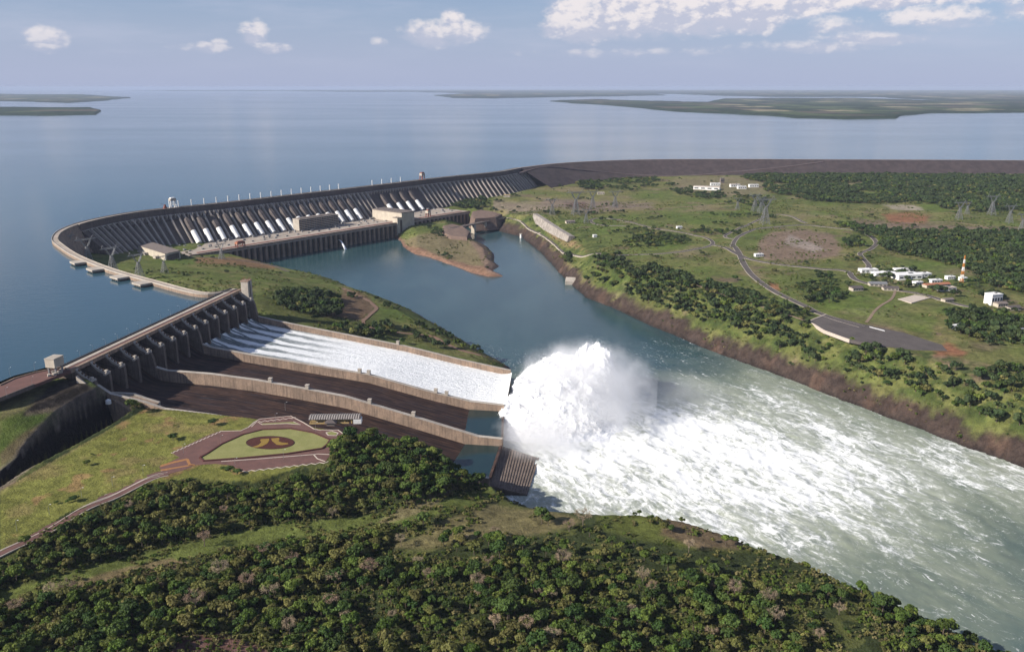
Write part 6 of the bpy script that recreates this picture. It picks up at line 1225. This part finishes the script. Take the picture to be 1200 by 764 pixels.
reg([(870, 206), (950, 199), (1300, 203), (1300, 247), (1150, 249), (1060, 241), (1000, 239), (950, 236), (900, 226), (880, 218)], .8, -.25); reg([(870, 206), (950, 199), (1300, 203), (1300, 215), (950, 212)], .95)
reg([(780, 215), (830, 225), (900, 232), (900, 245), (840, 238), (790, 228)], .6, -.05); reg([(690, 212), (770, 208), (780, 218), (740, 225), (700, 220)], .6, 0.0)
reg([(975, 262), (1030, 268), (1060, 272), (1130, 272), (1300, 276), (1300, 330), (1150, 322), (1090, 305), (1040, 295), (1028, 285), (1000, 272)], .96); reg([(1140, 318), (1300, 326), (1300, 350), (1200, 345), (1150, 335)], .9)
reg([(1100, 366), (1130, 362), (1180, 370), (1300, 380), (1300, 410), (1160, 405), (1110, 388)], .92); reg([(1080, 338), (1160, 345), (1200, 356), (1130, 352)], .75, -.1)
reg([(925, 330), (965, 318), (985, 330), (980, 345), (940, 345)], .5, -.05); reg([(935, 346), (990, 346), (995, 360), (950, 360)], .75, -.1); reg([(905, 318), (940, 318), (950, 330), (915, 332)], .4, 0)
reg([(700, 282), (800, 276), (810, 285), (760, 292), (705, 290)], .65, -.1); reg([(690, 262), (720, 258), (800, 268), (780, 280), (700, 275)], .4, .05); reg([(800, 262), (870, 262), (870, 277), (810, 275)], .55, 0)
reg([(1000, 312), (1050, 312), (1090, 322), (1100, 330), (1060, 336), (1010, 334)], .35); reg([(520, 228), (560, 228), (572, 240), (560, 247), (530, 243)], .9); reg([(674, 214), (700, 213), (705, 222), (680, 222)], .7); reg([(575, 244), (592, 245), (590, 250), (575, 249)], .7)
reg([(990, 285), (1010, 283), (1012, 290), (992, 291)], .8); reg([(896, 290), (918, 286), (920, 294), (898, 297)], .8); reg([(938, 276), (950, 275), (952, 281), (940, 281)], .9)
gsl = east & (rd > 30) & (rd < 130) & (y < 1700); dens_ = np.where(gsl & (nz_ > -.25), np.maximum(dens_, .55), dens_); dens_ = np.where(gsl & (nz_ > .05), np.maximum(dens_, .92), dens_)
reg([(1180, 430), (1300, 440), (1300, 480), (1190, 455)], .8); reg([(1070, 395), (1100, 380), (1125, 395), (1110, 400)], .0)
for pl in ([(946, 372), (970, 364), (1110, 400), (1170, 430), (1140, 440), (1060, 418), (960, 392)], [(885, 266), (985, 266), (990, 305), (890, 305)], [(1030, 238), (1100, 240), (1100, 265), (1030, 262)], [(812, 214), (895, 214), (895, 226), (812, 226)], [(1050, 345), (1095, 345), (1090, 358), (1048, 356)]): dens_ = np.where(sd_poly(px, py, pl) < 0, 0, dens_)
# spit
reg([(322, 350), (350, 342), (380, 345), (400, 352), (398, 372), (360, 372), (330, 362)], .85, -.2); reg([(395, 335), (430, 350), (415, 352)], .5); reg([(440, 352), (475, 365), (472, 380), (452, 375)], .7, -.1); reg([(360, 375), (450, 380), (520, 400), (540, 412), (440, 398), (370, 388)], .7, -.05); reg([(480, 380), (520, 392), (590, 424), (560, 416), (500, 398)], .4, 0)
wmead = ~east & (y > 1150); dens_ = np.where(wmead & (nz_ > .42) & (dens_ == 0), .16, dens_); reg([(155, 315), (200, 320), (240, 320), (235, 328), (170, 325)], .12)
reg([(505, 268), (520, 270), (518, 280), (506, 276)], .6); reg([(495, 292), (530, 302), (525, 306), (495, 298)], .4)
ok = (rng.uniform(size=len(x)) < dens_) & (z > 3) & (rd > 14) & (dr > 20) & (rkd > 140) & (dch > 10) & ((mdd > 100) | (dens_ > .8)) & (px > -60) & (px < 1330)
for b_ in [o for o in bpy.data.objects if o.get('category') in ('building', 'house', 'mast')]: ok &= np.hypot(x - b_.location.x, y - b_.location.y) > 12
for rn in ('plateau_road', 'river_meadow_road', 'town_road', 'loop_road', 'upper_road', 'bank_road', 'spit_track'):
    o = bpy.data.objects[rn]; vv = [(v.co.x + o.location.x, v.co.y + o.location.y) for v in o.data.vertices][2::5]; ok &= d_line(x, y, vv)[0] > 10
x, y, z, dens_ = x[ok], y[ok], z[ok], dens_[ok]
S_W = [src('wood_%d' % i, cloudmesh('wood_mass_%d' % i, leafcloud(80 + i, 7, 150, r, h, sz, 1, .18), mt_, trunkmb(i, h, .4), M_BARK)) for i, (r, h, mt_, sz) in enumerate([(6, 9.5, L_FAR, 1.1), (7, 11, L_FAR, 1.2), (5, 8, L_A, 1.0), (6, 9, L_B, 1.1), (5.5, 7.5, L_C, 1.0)])]
gn_scatter('woodland', 'dark woods and scattered trees over the far bank and the spit', S_W, x, y, z - .5, rng.choice(5, len(x), p=[.32, .3, .14, .14, .1]), np.where(dens_ < .3, .65, np.where(dens_ > .65, 1.28, 1.0)) * rng.uniform(.6, 1.25, len(x)))
print('woodland', len(x))
# far bank scrub tufts
x, y = jitter(-700, 1700, 850, 2700, 9.0); k = (x / y > -.5) & (x / y < .7); x, y = x[k], y[k]; z, rd, px, py = field(x, y); n_ = fbm(x, y, 45, 4, 501); dch = sd_poly(x, y, CHPOLY)
dr = sd_poly(x, y, RESERV); ok = (n_ > -.1) & (rng.uniform(size=len(x)) < .6) & (rd > 6) & (dr > 12) & (dch > 5) & (z > 2) & (sd_poly(px, py, [(946, 372), (970, 364), (1110, 400), (1170, 430), (1140, 440), (1060, 418), (960, 392)]) > 0) & (px < 1300)
ok &= (n_ > .08) | ((rd > 20) & (rd < 140) & (x > 0)); x, y, z = x[ok], y[ok], z[ok]
for rn in ():
    pass
gn_scatter('meadow_scrub', 'low tufts and bushes dotted over the meadows and river banks', S_S, x, y, z - .2, rng.choice(3, len(x), p=[.3, .2, .5]), rng.uniform(.5, 1.5, len(x)))
print('scrub', len(x))
# ---------------------------------------------------------------- haze
HAZE_D = 2.0e-5
hb = MB().prism([(-95000, -4000), (95000, -4000), (95000, 95000), (-95000, 95000)], -15.2, 425).build('haze', bpy.data.materials.new('haze_air')); hm_ = hb.data.materials[0]; hm_.use_nodes = True; t = NT(hm_.node_tree)
for n in list(t.n):
    if n.type == 'BSDF_PRINCIPLED': t.n.remove(n)
pv2 = t.node('ShaderNodeVolumePrincipled'); pv2.inputs['Color'].default_value = (.52, .60, .78, 1); pv2.inputs['Density'].default_value = HAZE_D; pv2.inputs['Anisotropy'].default_value = 0.0
t.l.new(pv2.outputs[0], [n for n in t.n if n.type == 'OUTPUT_MATERIAL'][0].inputs['Volume']); tag(hb, 'thin pale blue haze over the reservoir and far shores', kind='stuff')
